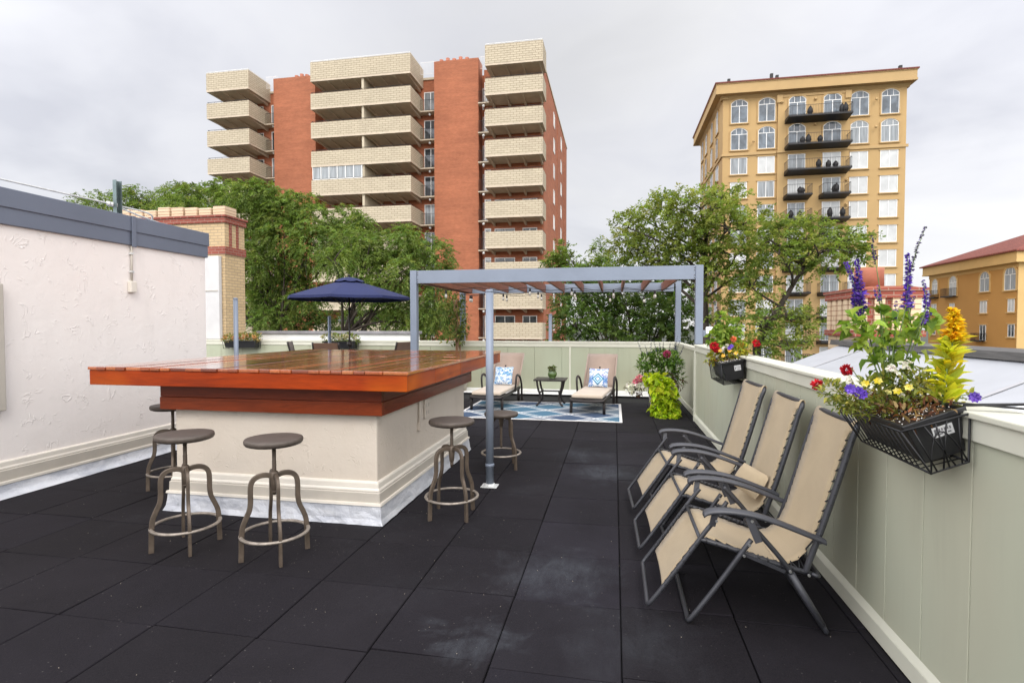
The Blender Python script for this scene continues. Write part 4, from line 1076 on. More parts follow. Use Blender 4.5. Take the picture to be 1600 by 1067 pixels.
        m = MB(); m.beam((-0.075, s * (HO - 0.012), 0.375), (0.125, s * (HO - 0.012), 0.30), 0.012, 0.016); m.build('link_bar', CHARC, t)
        m = MB(); m.beam((-0.205, s * HO, 0.565), (-0.215, s * (HF + .015), 0.50), 0.012, 0.03, (1, 0, 0)); m.build('bracket', ARMP, t, bevel=0.002)
        m = MB(); m.beam((0.285, s * (HO - 0.01), 0.472), (0.278, s * (HF + 0.01), 0.455), 0.02, 0.03)
        m.build('bracket', ARMP, t, bevel=0.002)
        for x, z in ((-0.045, 0.426), (0.141, 0.312), (0.29, 0.462), (-0.035, 0.545), (-0.2, 0.535), (-0.07, 0.372), (0.225, 0.30)):
            m = MB(); m.tube([(x, s * (HO + 0.010), z), (x, s * (HO + 0.016), z)], 0.007, 8); m.build('bolt', BOLT, t)
    return t
rc = make_recliner()
for i, (x, y, rz, lab) in enumerate([(0.700, 3.10, 0, 'folding tan sling recliner beside the planter with the orange plume'),
                                     (0.685, 3.83, 1.5, 'middle folding tan sling recliner, with a headrest pillow lying on its seat'),
                                     (0.665, 4.62, 3, 'folding tan sling recliner closest to the corner pot and the loungers')]):
    o = rc if i == 0 else copy_tree(rc)
    o.location = (x, y, 0); o.rotation_euler = (0, 0, R(rz)); o['label'] = lab
hp = thing('headrest_pillow', 'tan folded headrest pillow lying on the seat of the middle recliner', 'pillow', (0.885, 3.80, 0.475))
hp.rotation_euler = (R(8), R(-58), R(12))
m = MB(); n = 10; vs = []
for side in (-1, 1):
    for i in range(n + 1):
        for j in range(n + 1):
            u = 2 * i / n - 1; v = 2 * j / n - 1
            th = 0.034 * ((1 - u ** 4) * (1 - v ** 4)) ** 0.5
            vs.append((v * 0.085, u * 0.15 * (1 - 0.06 * v * v), side * th))
M_ = (n + 1) ** 2; fs = []
for i in range(n):
    for j in range(n):
        a = i * (n + 1) + j; fs.append((a, a + n + 1, a + n + 2, a + 1)); fs.append((M_ + a, M_ + a + 1, M_ + a + n + 2, M_ + a + n + 1))
m.add(vs, fs, smooth=True); m.build('cushion', SLING, hp)

# ------------------------------------------------------------------ helpers that turn a spot of the photograph at a known depth into a point
CP = Vector((0, 0, 1.5)); pt_, yw_ = R(1.718), R(10.656)
FW = Vector((-math.sin(yw_) * math.cos(pt_), math.cos(yw_) * math.cos(pt_), -math.sin(pt_)))
RT = Vector((math.cos(yw_), math.sin(yw_), 0)); UPV = RT.cross(FW)
def atY(u, v, y):
    d = FW * 850 + RT * (u - 800) - UPV * (v - 533.5); return CP + d * (y / d.y)
def atX(u, v, x):
    d = FW * 850 + RT * (u - 800) - UPV * (v - 533.5); return CP + d * (x / d.x)

# ------------------------------------------------------------------ flowers and planters
GREEN = [(0.11, 0.20, 0.03), (0.16, 0.27, 0.045), (0.08, 0.15, 0.025), (0.20, 0.30, 0.06)]
LIME = [(0.45, 0.60, 0.02), (0.54, 0.66, 0.03), (0.35, 0.50, 0.02), (0.60, 0.66, 0.05)]
PURPLE = [(0.12, 0.055, 0.45), (0.19, 0.10, 0.55), (0.08, 0.035, 0.32)]
REDP = [(0.55, 0.012, 0.025), (0.62, 0.03, 0.05), (0.42, 0.008, 0.02)]
WHITEP = [(0.78, 0.76, 0.70), (0.72, 0.70, 0.62)]
def V3(p): return np.array([p[0], p[1], p[2]])
def cloud(lv, c, r, n, size, cols, up=0.3, squash=(1, 1, 1), wr=0.5, droop=0.3, shell=0.45):
    d = rdir(n); q = (shell + (1 - shell) * rng.random(n)) ** 0.6
    P = V3(c) + d * (r * q)[:, None] * np.array(squash)
    D = d * 0.7 + rdir(n, 0.0) * 0.7; D[:, 2] += up
    Nn = rdir(n, 1.6)
    s = size * (0.6 + 0.8 * rng.random(n))
    lv.add(P, D, Nn, s, s * wr, pal(cols, n), droop=droop)
def spike(lv, stems, base, top, rad, n, cols, size=0.011, start=0.45):
    base = V3(base); top = V3(top); ax = top - base
    bend = np.array([random.uniform(-0.03, 0.03), random.uniform(-0.03, 0.03), 0]) * np.linalg.norm(ax) * 3
    def along(t): return base + ax * t[:, None] + bend * (np.sin(t * PI))[:, None]
    stems.tube([Vector(along(np.array([q]))[0]) for q in np.linspace(0, 1, 6)], [0.0028, 0.0026, 0.0024, 0.002, 0.0016, 0.001], 5)
    nw = max(6, int(n / 9)); tl = np.repeat(np.linspace(start, 1.0, nw), n // nw)
    n = len(tl); tl = np.clip(tl + rng.normal(size=n) * 0.018, start * 0.9, 1.0)
    P = along(tl); a = rng.random(n) * 2 * PI
    D = np.stack([np.cos(a), np.sin(a), 0.35 + 0.5 * rng.random(n)], 1)
    w = rad * (1.15 - (tl - start) / (1 - start) * 0.75) * (0.75 + 0.5 * rng.random(n))
    lv.add(P + D * 0.002, D, rdir(n, 1.0), w * (0.7 + 0.5 * rng.random(n)), np.full(n, size), pal(cols, n, 0.25), droop=0.4)
def ball(lv, c, r, n, cols, size=0.012):
    d = rdir(n); lv.add(V3(c) + d * r * 0.45, d, rdir(n), size * (0.8 + 0.5 * rng.random(n)) + r * 0.2, np.full(n, size * 0.9), pal(cols, n, 0.2), droop=0.35)
def trumpet(lv, c, d, r, cols, n=9):
    d = V3(d) / np.linalg.norm(d); a = np.cross(d, [0.3, 0.2, 1.0]); a /= np.linalg.norm(a); b = np.cross(d, a)
    t = np.arange(n) * 2 * PI / n; rad = np.cos(t)[:, None] * a + np.sin(t)[:, None] * b
    lv.add(np.repeat(V3(c)[None], n, 0), rad * 0.85 + d * 0.55, np.repeat(d[None], n, 0) - rad * 0.3, r, r * 1.0, pal(cols, n, 0.15), droop=0.35, fold=0.1)
def daisies(lv, c, r, n, cols, size):
    for _ in range(n):
        p = V3(c) + rdir(1)[0] * r * rng.random() ** 0.4 * np.array([1, 1, 0.6]); trumpet(lv, p, rdir(1, 0.8)[0] + np.array([-0.3, -0.6, 0.2]), size, cols, 5)
def soilbox(parent, x0, y0, x1, y1, z, mtx):
    m = MB(); nx, ny = 10, 24; vs = []
    for i in range(nx + 1):
        for j in range(ny + 1): vs.append(mtx @ Vector((x0 + (x1 - x0) * i / nx, y0 + (y1 - y0) * j / ny, z + random.uniform(-0.008, 0.012))))
    m.add(vs, [(i * (ny + 1) + j, (i + 1) * (ny + 1) + j, (i + 1) * (ny + 1) + j + 1, i * (ny + 1) + j + 1) for i in range(nx) for j in range(ny)], smooth=True)
    for _ in range(160):
        p = mtx @ Vector((random.uniform(x0, x1), random.uniform(y0, y1), z + 0.012)); m.sphere(p, random.uniform(0.0015, 0.0035), 5, 3, 1)
    return m.build('soil', [SOIL, PERLITE], parent)
def trough(parent, W_, L_, H_, mtx, sticker=None):
    """tapered plastic window box, open on top: x across (0 at the inner rim), y along"""
    m = MB(); tp, th = 0.030, 0.006
    def ring(dx, z): return [mtx @ Vector(p) for p in ((dx, dx, z), (W_ - dx, dx, z), (W_ - dx, L_ - dx, z), (dx, L_ - dx, z))]
    rings = [ring(tp, -H_), ring(0.006, -0.025), ring(0.006, -0.022), ring(-0.008, -0.020), ring(-0.010, 0.0), ring(0.004, 0.0), ring(0.008, -0.03), ring(tp * 0.9, -H_ + 0.02)]
    vs = [p for r_ in rings for p in r_]
    fs = [(i * 4 + j, i * 4 + (j + 1) % 4, (i + 1) * 4 + (j + 1) % 4, (i + 1) * 4 + j) for i in range(len(rings) - 1) for j in range(4)] + [(3, 2, 1, 0), tuple(len(vs) - 4 + j for j in range(4))]
    m.add(vs, fs); b = m.build('trough', BLACKP, parent, bevel=0.004)
    if sticker:
        m = MB()
        def sp(a, z): q = (z + 0.022) / (-H_ + 0.022); return mtx @ Vector((a, 0.006 + (tp - 0.006) * q - 0.0012, z))
        a0, a1, z0, z1 = sticker
        m.add([sp(a0, z0), sp(a1, z0), sp(a1, z1), sp(a0, z1)], [(0, 1, 2, 3)])
        def ink(a0_, a1_, z0_, z1_):
            o_ = [sp(a0_, z0_), sp(a1_, z0_), sp(a1_, z1_), sp(a0_, z1_)]
            m.add([p + (mtx.to_3x3() @ Vector((0, -0.0008, 0))) for p in o_], [(0, 1, 2, 3)], 1)
        w = a1 - a0; h = z1 - z0
        ink(a0 + w * .08, a0 + w * .22, z0 + h * .2, z0 + h * .8)
        for k in range(5): ink(a0 + w * (.30 + .13 * k), a0 + w * (.37 + .13 * k), z0 + h * (.5 + .04 * (k % 2)), z0 + h * .78)
        for k in range(3): ink(a0 + w * (.30 + .2 * k), a0 + w * (.46 + .2 * k), z0 + h * .2, z0 + h * .34)
        m.build('sticker', [STICKER, STICKER_INK], b)
    return b
# --- near planter on the side fence: trough tilted into the deck, wire basket
npn = thing('rail_planter', 'black wire basket planter with tall purple spikes and an orange plume on the side fence', 'planter', (1.13, 2.43, 1.0), 0, 'black planters hung on the fences')
def loc(o): return Matrix.Translation(-Vector(o.location))
MT = loc(npn) @ Matrix.Translation((1.035, 2.20, 1.135)) @ Matrix.Rotation(R(-22), 4, 'Y')
trough(npn, 0.20, 0.50, 0.165, MT, sticker=(0.085, 0.155, -0.085, -0.045))
soilbox(npn, 0.012, 0.012, 0.188, 0.488, -0.018, MT)
m = MB(); WR = 0.0032
def nb(x, y, z): return (x - 1.13, y - 2.43, z - 1.0)
ya, yb = 2.165, 2.72
A0, A1 = (1.012, 1.118), (1.228, 1.19); B0, B1 = (1.112, 0.972), (1.228, 1.02)     # inner rim, outer rim, bottom inner, bottom outer (x, z)
loopy = lambda y: [nb(A0[0], y, A0[1]), nb(B0[0], y, B0[1]), nb(B1[0], y, B1[1]), nb(A1[0], y, A1[1])]
for y in (ya, yb): m.tube(loopy(y), 0.0042, 6); m.tube([loopy(y)[0], loopy(y)[3]], 0.0042, 6)
for pz in (A0, B0, B1, A1): m.tube([nb(pz[0], ya, pz[1]), nb(pz[0], yb, pz[1])], 0.0042, 6)
for k in range(1, 14):
    y = ya + (yb - ya) * k / 14
    m.tube([nb(A0[0], y, A0[1]), nb(B0[0], y + 0.035, B0[1]), nb(B1[0], y + 0.01, B1[1])], WR * 0.9, 5)
for k in range(5):
    q = (k + 1) / 6
    m.tube([nb(B0[0] + (B1[0] - B0[0]) * q, ya, B0[1] + (B1[1] - B0[1]) * q), nb(A0[0] + (A1[0] - A0[0]) * (1 - q if k % 2 else q) , ya, A0[1] + (A1[1] - A0[1]) * (1 - q if k % 2 else q))], WR, 5)
m.tube(bez(nb(B0[0], ya, B0[1]), nb(1.10, ya, 1.25), nb(B1[0], ya, B1[1]), 10), WR, 5)
m.build('wire_basket', BLACKW, npn)
m = MB()
for y in (2.20, 2.62):
    m = MB(); m.tube([nb(1.228, y, 1.19), nb(1.228, y, 1.215), nb(1.405, y - 0.02, 1.225), nb(1.41, y - 0.02, 1.16)], 0.0055, 6); m.build('rail_hook', BLACKW, npn)
m = MB(); m.beam(nb(1.20, 2.21, 1.222), nb(1.40, 2.15, 1.212), 0.018, 0.006); m.build('rail_hook', BLACKW, npn)
NL = tuple(npn.location)
lv = Leaves(); fl_ = Leaves(); sm_ = MB()
def W2(p): return Vector(p) - Vector(NL)
# dry litter and trailing foliage low in the box
lv_d = Leaves()
for k in range(130):
    c = MT @ Vector((random.uniform(0, 0.2), random.uniform(0.0, 0.5), 0.01)); c = c + Vector(NL)
    cloud(lv_d, c, 0.03, 3, 0.030, [(0.20, 0.085, 0.035), (0.30, 0.14, 0.06), (0.12, 0.05, 0.025), (0.38, 0.26, 0.12)], 0.2, wr=0.35)
lv_d.build('dry_leaves', LEAF, npn, NL)
for u, v, r_, n in ((1300, 612, .045, 90), (1325, 622, .05, 110), (1360, 608, .05, 120), (1390, 600, .055, 140), (1420, 598, .05, 130), (1452, 606, .05, 120), (1440, 590, .04, 70), (1395, 622, .04, 70), (1480, 622, .035, 50), (1310, 632, .03, 40), (1512, 622, .02, 14), (1345, 640, .035, 70), (1375, 640, .035, 60), (1410, 632, .035, 60), (1335, 625, .04, 60), (1435, 625, .035, 60)):
    cloud(lv, atY(u, v, 2.38 + random.uniform(-.08, .1)), r_, n, 0.026, [(0.24, 0.28, 0.06), (0.36, 0.38, 0.09), (0.17, 0.22, 0.05), (0.45, 0.42, 0.10)], 0.4, wr=0.42)
# big leafed salvia bush
for u, v, r_, n in ((1345, 520, .055, 34), (1375, 505, .06, 42), (1405, 515, .06, 42), (1432, 505, .055, 36), (1360, 545, .05, 32), (1395, 548, .06, 42), (1380, 575, .045, 26), (1448, 498, .03, 14), (1420, 540, .05, 26), (1335, 505, .03, 14)):
    cloud(lv, atY(u, v, 2.44 + random.uniform(-.06, .06)), r_ * 0.95, int(n * 0.72), 0.042, [(0.24, 0.36, 0.05), (0.33, 0.45, 0.07), (0.42, 0.52, 0.10), (0.14, 0.24, 0.035)], 0.1, wr=0.85, droop=0.45)
for (u, v) in ((1348, 520), (1375, 505), (1400, 515), (1432, 510), (1390, 540), (1362, 540)):
    sm_.tube(bez(W2(atY(1395, 630, 2.44)), W2(atY((u + 1395) / 2 - 4, 580, 2.44)), W2(atY(u, v, 2.44)), 6), 0.003, 5)
# salvia spikes
for (u0, v0, u1, v1, rad, n, stt) in ((1362, 540, 1322, 412, .024, 200, .42), (1350, 520, 1338, 408, .026, 220, .38), (1345, 500, 1336, 450, .022, 150, .1), (1348, 510, 1343, 470, .018, 90, .1), (1400, 540, 1418, 398, .024, 210, .42), (1405, 540, 1400, 472, .014, 60, .5),
                                 (1428, 530, 1446, 356, .017, 190, .30), (1430, 520, 1442, 440, .016, 90, .5), (1388, 540, 1362, 370, .010, 70, .78), (1380, 520, 1372, 448, .010, 40, .7), (1430, 540, 1452, 470, .016, 70, .55), (1415, 530, 1428, 465, .010, 30, .75), (1375, 520, 1366, 455, .01, 40, .75), (1432, 520, 1454, 490, .013, 50, .4)):
    y = 2.44 + random.uniform(-.05, .05)
    dark = v1 < 380
    spike(fl_, sm_, W2(atY(u0, v0, y)), W2(atY(u1, v1, y)), rad * 0.8, int(n * 0.85), PURPLE if not dark else [(0.07, 0.055, 0.13), (0.10, 0.05, 0.28), (0.05, 0.04, 0.09)], start=stt)
# celosia
cb_ = atY(1474, 636, 2.30); ct = atY(1488, 535, 2.30)
sm_.tube(bez(W2(cb_), W2(atY(1474, 590, 2.30)), W2(ct), 6), [0.006, 0.0055, 0.005, 0.005, 0.004, 0.004, 0.003], 6)
for q in np.linspace(0.05, 0.98, 30):
    c = cb_.lerp(ct, q); n = 3 if q < 0.4 else 4; a = rng.random(n) * 2 * PI
    D = np.stack([np.cos(a), np.sin(a) * 0.8, 0.55 + 0.5 * rng.random(n)], 1)
    s = (0.085 - 0.02 * q) * (0.7 + 0.5 * rng.random(n)); 
    lv.add(np.repeat(V3(c)[None], n, 0), D, rdir(n, 0.8), s, s * 0.34, pal([(0.60, 0.62, 0.04), (0.70, 0.68, 0.06), (0.52, 0.58, 0.06), (0.72, 0.60, 0.03)], n), droop=0.35)
spike(fl_, sm_, W2(atY(1487, 540, 2.30)), W2(atY(1488, 484, 2.30)), 0.036, 420, [(0.92, 0.58, 0.015), (0.92, 0.68, 0.03), (0.88, 0.46, 0.01)], size=0.014, start=0.08)
# geraniums, petunias, small white flowers
for (u, v, y) in ((1323, 578, 2.42), (1277, 601, 2.46)):
    ball(fl_, W2(atY(u, v, y)), 0.021, 90, REDP); sm_.tube(bez(W2(atY(1345, 632, 2.42)), W2(atY(u + 12, v + 15, y)), W2(atY(u, v + 4, y)), 6), 0.0022, 5)
for (u, v) in ((1329, 608), (1341, 612), (1347, 616), (1523, 621)):
    c = W2(atY(u, v, 2.33)); trumpet(fl_, c, (-0.4, -0.8, 0.3), 0.022, PURPLE)
sm_.tube(bez(W2(atY(1480, 628, 2.33)), W2(atY(1505, 612, 2.33)), W2(atY(1521, 618, 2.34)), 6), 0.002, 5)
for (u, v, r_, n) in ((1395, 578, .03, 9), (1415, 570, .03, 8), (1448, 580, .025, 8), (1388, 612, .01, 2), (1330, 594, .02, 4), (1440, 600, .02, 4), (1405, 618, .01, 2)):
    daisies(fl_, W2(atY(u, v, 2.36)), r_, n, WHITEP if random.random() < .8 else [(0.62, 0.58, 0.20)], 0.014)
for (u, v) in ((1402, 612), (1438, 612), (1420, 606), (1352, 600), (1372, 596)): trumpet(fl_, W2(atY(u, v, 2.33)), (-0.3, -0.7, 0.6), 0.017, [(0.62, 0.48, 0.03), (0.70, 0.62, 0.15)], 6)
for (u0, v0, u1, v1) in ((1395, 625, 1375, 480), (1390, 625, 1405, 480), (1400, 625, 1440, 500), (1330, 640, 1298, 592), (1360, 630, 1330, 575), (1420, 620, 1460, 585), (1350, 638, 1290, 632)):
    sm_.tube(bez(W2(atY(u0, v0, 2.4)), W2(atY((u0 + u1) / 2 + random.uniform(-8, 8), (v0 + v1) / 2, 2.42)), W2(atY(u1, v1, 2.4)), 6), 0.0018, 5)
lv.build('foliage', LEAF, npn, NL)
fl_.build('flowers', PETAL, npn)
sm_.build('stems', STEM, npn)

# --- second planter farther along the side fence
mp_ = thing('rail_planter', 'black plastic planter of red and yellow flowers on the side fence below the floodlight', 'planter', (1.14, 5.75, 1.0), 0, 'black planters hung on the fences')
MT2 = loc(mp_) @ Matrix.Translation((1.005, 5.50, 1.135)) @ Matrix.Rotation(R(-12), 4, 'Y')
trough(mp_, 0.215, 0.62, 0.185, MT2, sticker=(0.115, 0.175, -0.10, -0.05)); soilbox(mp_, 0.012, 0.012, 0.20, 0.6, -0.018, MT2)
ML = tuple(mp_.location)
m = MB()
nb2 = lambda x, y, z: (x - ML[0], y - ML[1], z - ML[2])
for y in (5.46, 6.14):
    m.tube([nb2(1.0, y, 1.13), nb2(1.03, y, 0.93), nb2(1.225, y, 0.955), nb2(1.225, y, 1.21), nb2(1.40, y, 1.222), nb2(1.405, y, 1.17)], 0.004, 6); m.tube([nb2(1.0, y, 1.13), nb2(1.225, y, 1.18)], 0.004, 6)
for x, z in ((1.0, 1.13), (1.03, 0.93), (1.225, 0.955), (1.13, 0.943)): m.tube([nb2(x, 5.46, z), nb2(x, 6.14, z)], 0.004, 6)
for k in range(1, 16): y = 5.46 + 0.68 * k / 16; m.tube([nb2(1.0, y, 1.13), nb2(1.03, y, 0.93), nb2(1.225, y, 0.955)], 0.0028, 5)
m.build('wire_basket', BLACKW, mp_)
lv = Leaves(); fl_ = Leaves(); sm_ = MB()
def W3(p): return Vector(p) - Vector(ML)
for u, v, r_, n in ((1120, 556, .07, 130), (1135, 552, .08, 160), (1150, 548, .08, 150), (1110, 562, .05, 60), (1160, 545, .06, 70)):
    cloud(lv, W3(atY(u, v, 5.78)), r_, n, 0.034, [(0.42, 0.42, 0.04), (0.52, 0.46, 0.05), (0.30, 0.34, 0.05), (0.40, 0.22, 0.04)], 0.3, wr=0.45)
for u, v, r_, n in ((1128, 520, .09, 60), (1142, 512, .09, 60), (1118, 530, .08, 50), (1138, 530, .09, 60), (1132, 500, .07, 34), (1150, 525, .07, 36), (1128, 540, .09, 60), (1150, 540, .08, 40)):
    cloud(lv, W3(atY(u, v, 5.85)), r_, n, 0.062, [(0.17, 0.28, 0.04), (0.25, 0.37, 0.06), (0.32, 0.43, 0.08)], 0.1, wr=0.62, droop=0.4)
for u, v in ((1172, 525), (1170, 535), (1178, 520)): cloud(lv, W3(atY(u, v, 5.8)), .05, 26, 0.035, [(0.50, 0.34, 0.12), (0.42, 0.38, 0.12)], 0.3, wr=0.4)
for u0, v0, u1, v1, rad in ((1128, 520, 1116, 472, .022), (1132, 520, 1122, 484, .02), (1142, 520, 1163, 482, .02), (1126, 520, 1117, 500, .016)):
    spike(fl_, sm_, W3(atY(u0, v0, 5.85)), W3(atY(u1, v1, 5.85)), rad, 60, [(0.12, 0.10, 0.24), (0.15, 0.13, 0.20)], start=0.5)
for u, v, r_ in ((1116, 541, .045), (1120, 546, .03), (1182, 536, .035), (1146, 530, .022)): ball(fl_, W3(atY(u, v, 5.7)), r_, 80, REDP if u != 1146 else [(0.75, 0.22, 0.10)], 0.018)
sm_.tube(bez(W3(atY(1160, 550, 5.75)), W3(atY(1170, 535, 5.75)), W3(atY(1182, 537, 5.75)), 5), 0.003, 5)
for u, v in ((1132, 543), (1136, 540), (1130, 547), (1103, 540)): daisies(fl_, W3(atY(u, v, 5.7)), .02, 3, WHITEP, 0.02)
for u, v in ((1140, 544), (1143, 541)): trumpet(fl_, W3(atY(u, v, 5.68)), (-0.2, -0.8, 0.3), 0.022, PURPLE)
for u, v in ((1125, 548), (1140, 548), (1150, 552), (1130, 556)): trumpet(fl_, W3(atY(u, v, 5.68)), (-0.2, -0.8, 0.4), 0.022, [(0.75, 0.40, 0.05), (0.8, 0.55, 0.1)], 6)
lv.build('foliage', LEAF, mp_); fl_.build('flowers', PETAL, mp_); sm_.build('stems', STEM, mp_)

# --- two planters on the rear fence
def rear_planter(x, w, lab, cols, fcols):
    t = thing('rail_planter', lab, 'planter', (x, 11.9, 0.9), 0, 'black planters hung on the fences')
    mt = Matrix.Translation((w / 2, -0.12, 0.22)) @ Matrix.Rotation(R(90), 4, 'Z')
    trough(t, 0.20, w, 0.17, mt); soilbox(t, 0.012, 0.012, 0.188, w - 0.012, -0.018, mt)
    m = MB()
    for s in (-1, 1): m.tube([(s * w / 2 * 0.9, 0.09, 0.05), (s * w / 2 * 0.9, 0.09, 0.25), (s * w / 2 * 0.9, 0.24, 0.255), (s * w / 2 * 0.9, 0.24, 0.2)], 0.006, 6)
    for s in (-1, 1): m.tube([(s * w / 2 * 1.03, -0.13, 0.2), (s * w / 2 * 1.0, -0.12, 0.03), (s * w / 2 * 1.0, 0.08, 0.03), (s * w / 2 * 1.03, 0.09, 0.2)], 0.006, 6)
    m.tube([(-w / 2, -0.12, 0.03), (w / 2, -0.12, 0.03)], 0.005, 6)
    m.build('wire_basket', BLACKW, t)
    lv = Leaves(); fl = Leaves()
    for k in range(9):
        c = ((k / 8 - 0.5) * w * 0.95, random.uniform(-0.08, 0.05), 0.28 + random.uniform(-0.03, 0.05)); cloud(lv, c, 0.10, 55, 0.06, cols, 0.3, wr=0.5)
        if random.random() < .9: ball(fl, (c[0] + random.uniform(-.05, .05), c[1] - 0.08, c[2] + random.uniform(0, .08)), 0.045, 50, fcols, 0.025)
    lv.build('foliage', LEAF, t); fl.build('flowers', PETAL, t); return t
rear_planter(-8.98, 0.86, 'black planter of orange and cream flowers on the rear fence by the brick chimney', [(0.30, 0.26, 0.09), (0.16, 0.22, 0.05), (0.40, 0.30, 0.12)], [(0.70, 0.14, 0.06), (0.68, 0.44, 0.16), (0.70, 0.60, 0.40)])
rear_planter(-6.36, 0.78, 'black planter with pale flowers on the rear fence behind the umbrella pole', [(0.26, 0.28, 0.10), (0.16, 0.22, 0.05)], [(0.66, 0.62, 0.40), (0.60, 0.55, 0.42)])

# --- big pot in the right corner
pp = thing('corner_planter', 'large beige pot overflowing with lime vine, pink flowers and purple spikes in the corner', 'planter', (0.82, 9.55, 0))
m = MB(); m.lathe([(0.17, 0.004), (0.19, 0.01), (0.225, 0.20), (0.25, 0.40), (0.262, 0.47), (0.27, 0.48), (0.27, 0.51), (0.245, 0.51), (0.24, 0.46)], 28); m.build('pot', POTBEIGE, pp)
m = MB(); m.lathe([(0.238, 0.455), (0.15, 0.47), (0.001, 0.475)], 20); m.build('soil', SOIL, pp)
PLc = tuple(pp.location)
def W4(p): return Vector(p) - Vector(PLc)
lv = Leaves()
for u, v, r_, n, y in ((1018, 592, .10, 70, 9.3), (1030, 600, .15, 130, 9.25), (1042, 610, .15, 130, 9.22), (1030, 615, .13, 110, 9.2), (1045, 625, .13, 100, 9.2), (1026, 640, .09, 60, 9.15), (1030, 635, .12, 80, 9.15), (1048, 640, .11, 80, 9.15), (1040, 648, .10, 70, 9.1), (1052, 648, .08, 50, 9.1), (1032, 650, .08, 40, 9.1)):
    cloud(lv, W4(atY(u, v, y)), r_, n, 0.085, LIME, -0.15, wr=0.75, droop=0.4)
lv.build('lime_vine', LEAF, pp)
lv = Leaves(); fl_ = Leaves(); sm_ = MB()
for u, v, r_, n in ((1010, 565, .13, 200), (1030, 560, .15, 260), (1048, 562, .14, 220), (1020, 578, .14, 200), (1042, 580, .15, 220), (1056, 570, .10, 110), (1032, 590, .14, 120), (1060, 590, .10, 60), (1004, 575, .09, 70)):
    cloud(lv, W4(atY(u, v, 9.55 + random.uniform(-.1, .1))), r_, n, 0.075, [(0.085, 0.17, 0.03), (0.13, 0.24, 0.045), (0.06, 0.12, 0.02), (0.18, 0.30, 0.05)], 0.5, wr=0.32)
for u, v, n in ((1054, 596, 60), (1062, 600, 50), (1048, 592, 40), (985, 607, 50), (994, 612, 60), (1000, 605, 40)): cloud(lv, W4(atY(u, v, 9.45)), .09, n, 0.05, [(0.16, 0.09, 0.06), (0.12, 0.14, 0.05), (0.10, 0.05, 0.04)], 0.2, wr=0.4)
for u0, v0, u1, v1 in ((1008, 570, 996, 533), (1014, 570, 1008, 540), (1020, 565, 1018, 533), (1024, 562, 1021, 532), (1032, 560, 1031, 536), (1036, 560, 1037, 530), (1044, 560, 1047, 537), (1055, 565, 1068, 540), (1052, 560, 1062, 533), (1050, 560, 1059, 526)):
    spike(fl_, sm_, W4(atY(u0, v0, 9.5)), W4(atY(u1, v1, 9.5)), .02, 54, [(0.05, 0.035, 0.14), (0.08, 0.06, 0.20)], start=0.45)
ball(fl_, W4(atY(1042, 553, 9.4)), 0.06, 120, [(0.40, 0.05, 0.14), (0.50, 0.10, 0.20), (0.35, 0.02, 0.08)], 0.03)
ball(fl_, W4(atY(999, 591, 9.35)), 0.06, 130, [(0.70, 0.24, 0.32), (0.75, 0.35, 0.40)], 0.03)
ball(fl_, W4(atY(993, 596, 9.35)), 0.04, 60, [(0.70, 0.24, 0.32)], 0.03)
for u, v, n in ((982, 602, 7), (986, 610, 7), (992, 603, 6), (988, 615, 5), (980, 608, 4), (1003, 603, 4)): daisies(fl_, W4(atY(u, v, 9.35)), .06, n, WHITEP, 0.035)
lv.build('foliage', LEAF, pp); fl_.build('flowers', PETAL, pp); sm_.build('stems', STEM, pp)

# --- green pot on the side table
tp_ = thing('potted_succulent', 'small round green glazed pot with a low plant on the side table', 'potted plant', (-1.14, 10.16, 0.504))
m = MB(); m.lathe([(0.055, 0.0), (0.06, 0.012), (0.052, 0.016), (0.075, 0.035), (0.088, 0.07), (0.086, 0.10), (0.070, 0.128), (0.072, 0.138), (0.062, 0.14), (0.060, 0.12)], 24); m.lathe([(0.062, 0.12), (0.001, 0.125)], 16, mi=1); m.build('pot', [POTGREEN, SOIL], tp_)
lv = Leaves()
for k in range(7): cloud(lv, (random.uniform(-.04, .04), random.uniform(-.04, .04), 0.16 + random.uniform(0, .03)), .035, 24, 0.04, [(0.10, 0.16, 0.035), (0.16, 0.22, 0.05), (0.13, 0.09, 0.05)], 0.5, wr=0.4)
lv.build('leaves', LEAF, tp_)

# --- vine climbing by the far left pergola post
vn = thing('climbing_vine', 'twisted pale trunk vine climbing beside a pergola post', 'vine', (-3.42, 11.75, 0))
m = MB()
for k in range(5):
    a = k * 2 * PI / 5; pts = []
    for i in range(19):
        z = i * 0.115; q = a + i * 0.42 + 0.3 * math.sin(i * 0.9 + k); rr = 0.05 + 0.02 * math.sin(i * 0.7 + k) - 0.012 * (z / 2)
        pts.append((rr * math.cos(q) - 0.03 * z, rr * math.sin(q), z))
    m.tube(pts, [0.024 - 0.0008 * i for i in range(19)], 7)
m.build('trunk', VINEBARK, vn)
m = MB(); m.lathe([(0.16, 0.004), (0.20, 0.30), (0.21, 0.36), (0.19, 0.36), (0.185, 0.33), (0.001, 0.33)], 20); m.build('pot', POTBEIGE, vn)
lv = Leaves()
for k in range(58):
    z = 1.15 + rng.random() * 1.05; a = rng.random() * 2 * PI; rr = 0.10 + 0.30 * rng.random() * (z / 2.0)
    cloud(lv, (rr * math.cos(a) - 0.14, rr * math.sin(a) * 0.7, z), 0.09, 20, 0.075, [(0.10, 0.15, 0.03), (0.16, 0.21, 0.05), (0.22, 0.22, 0.06), (0.07, 0.11, 0.03)], -0.1, wr=0.4)
lv.build('leaves', LEAF, vn)

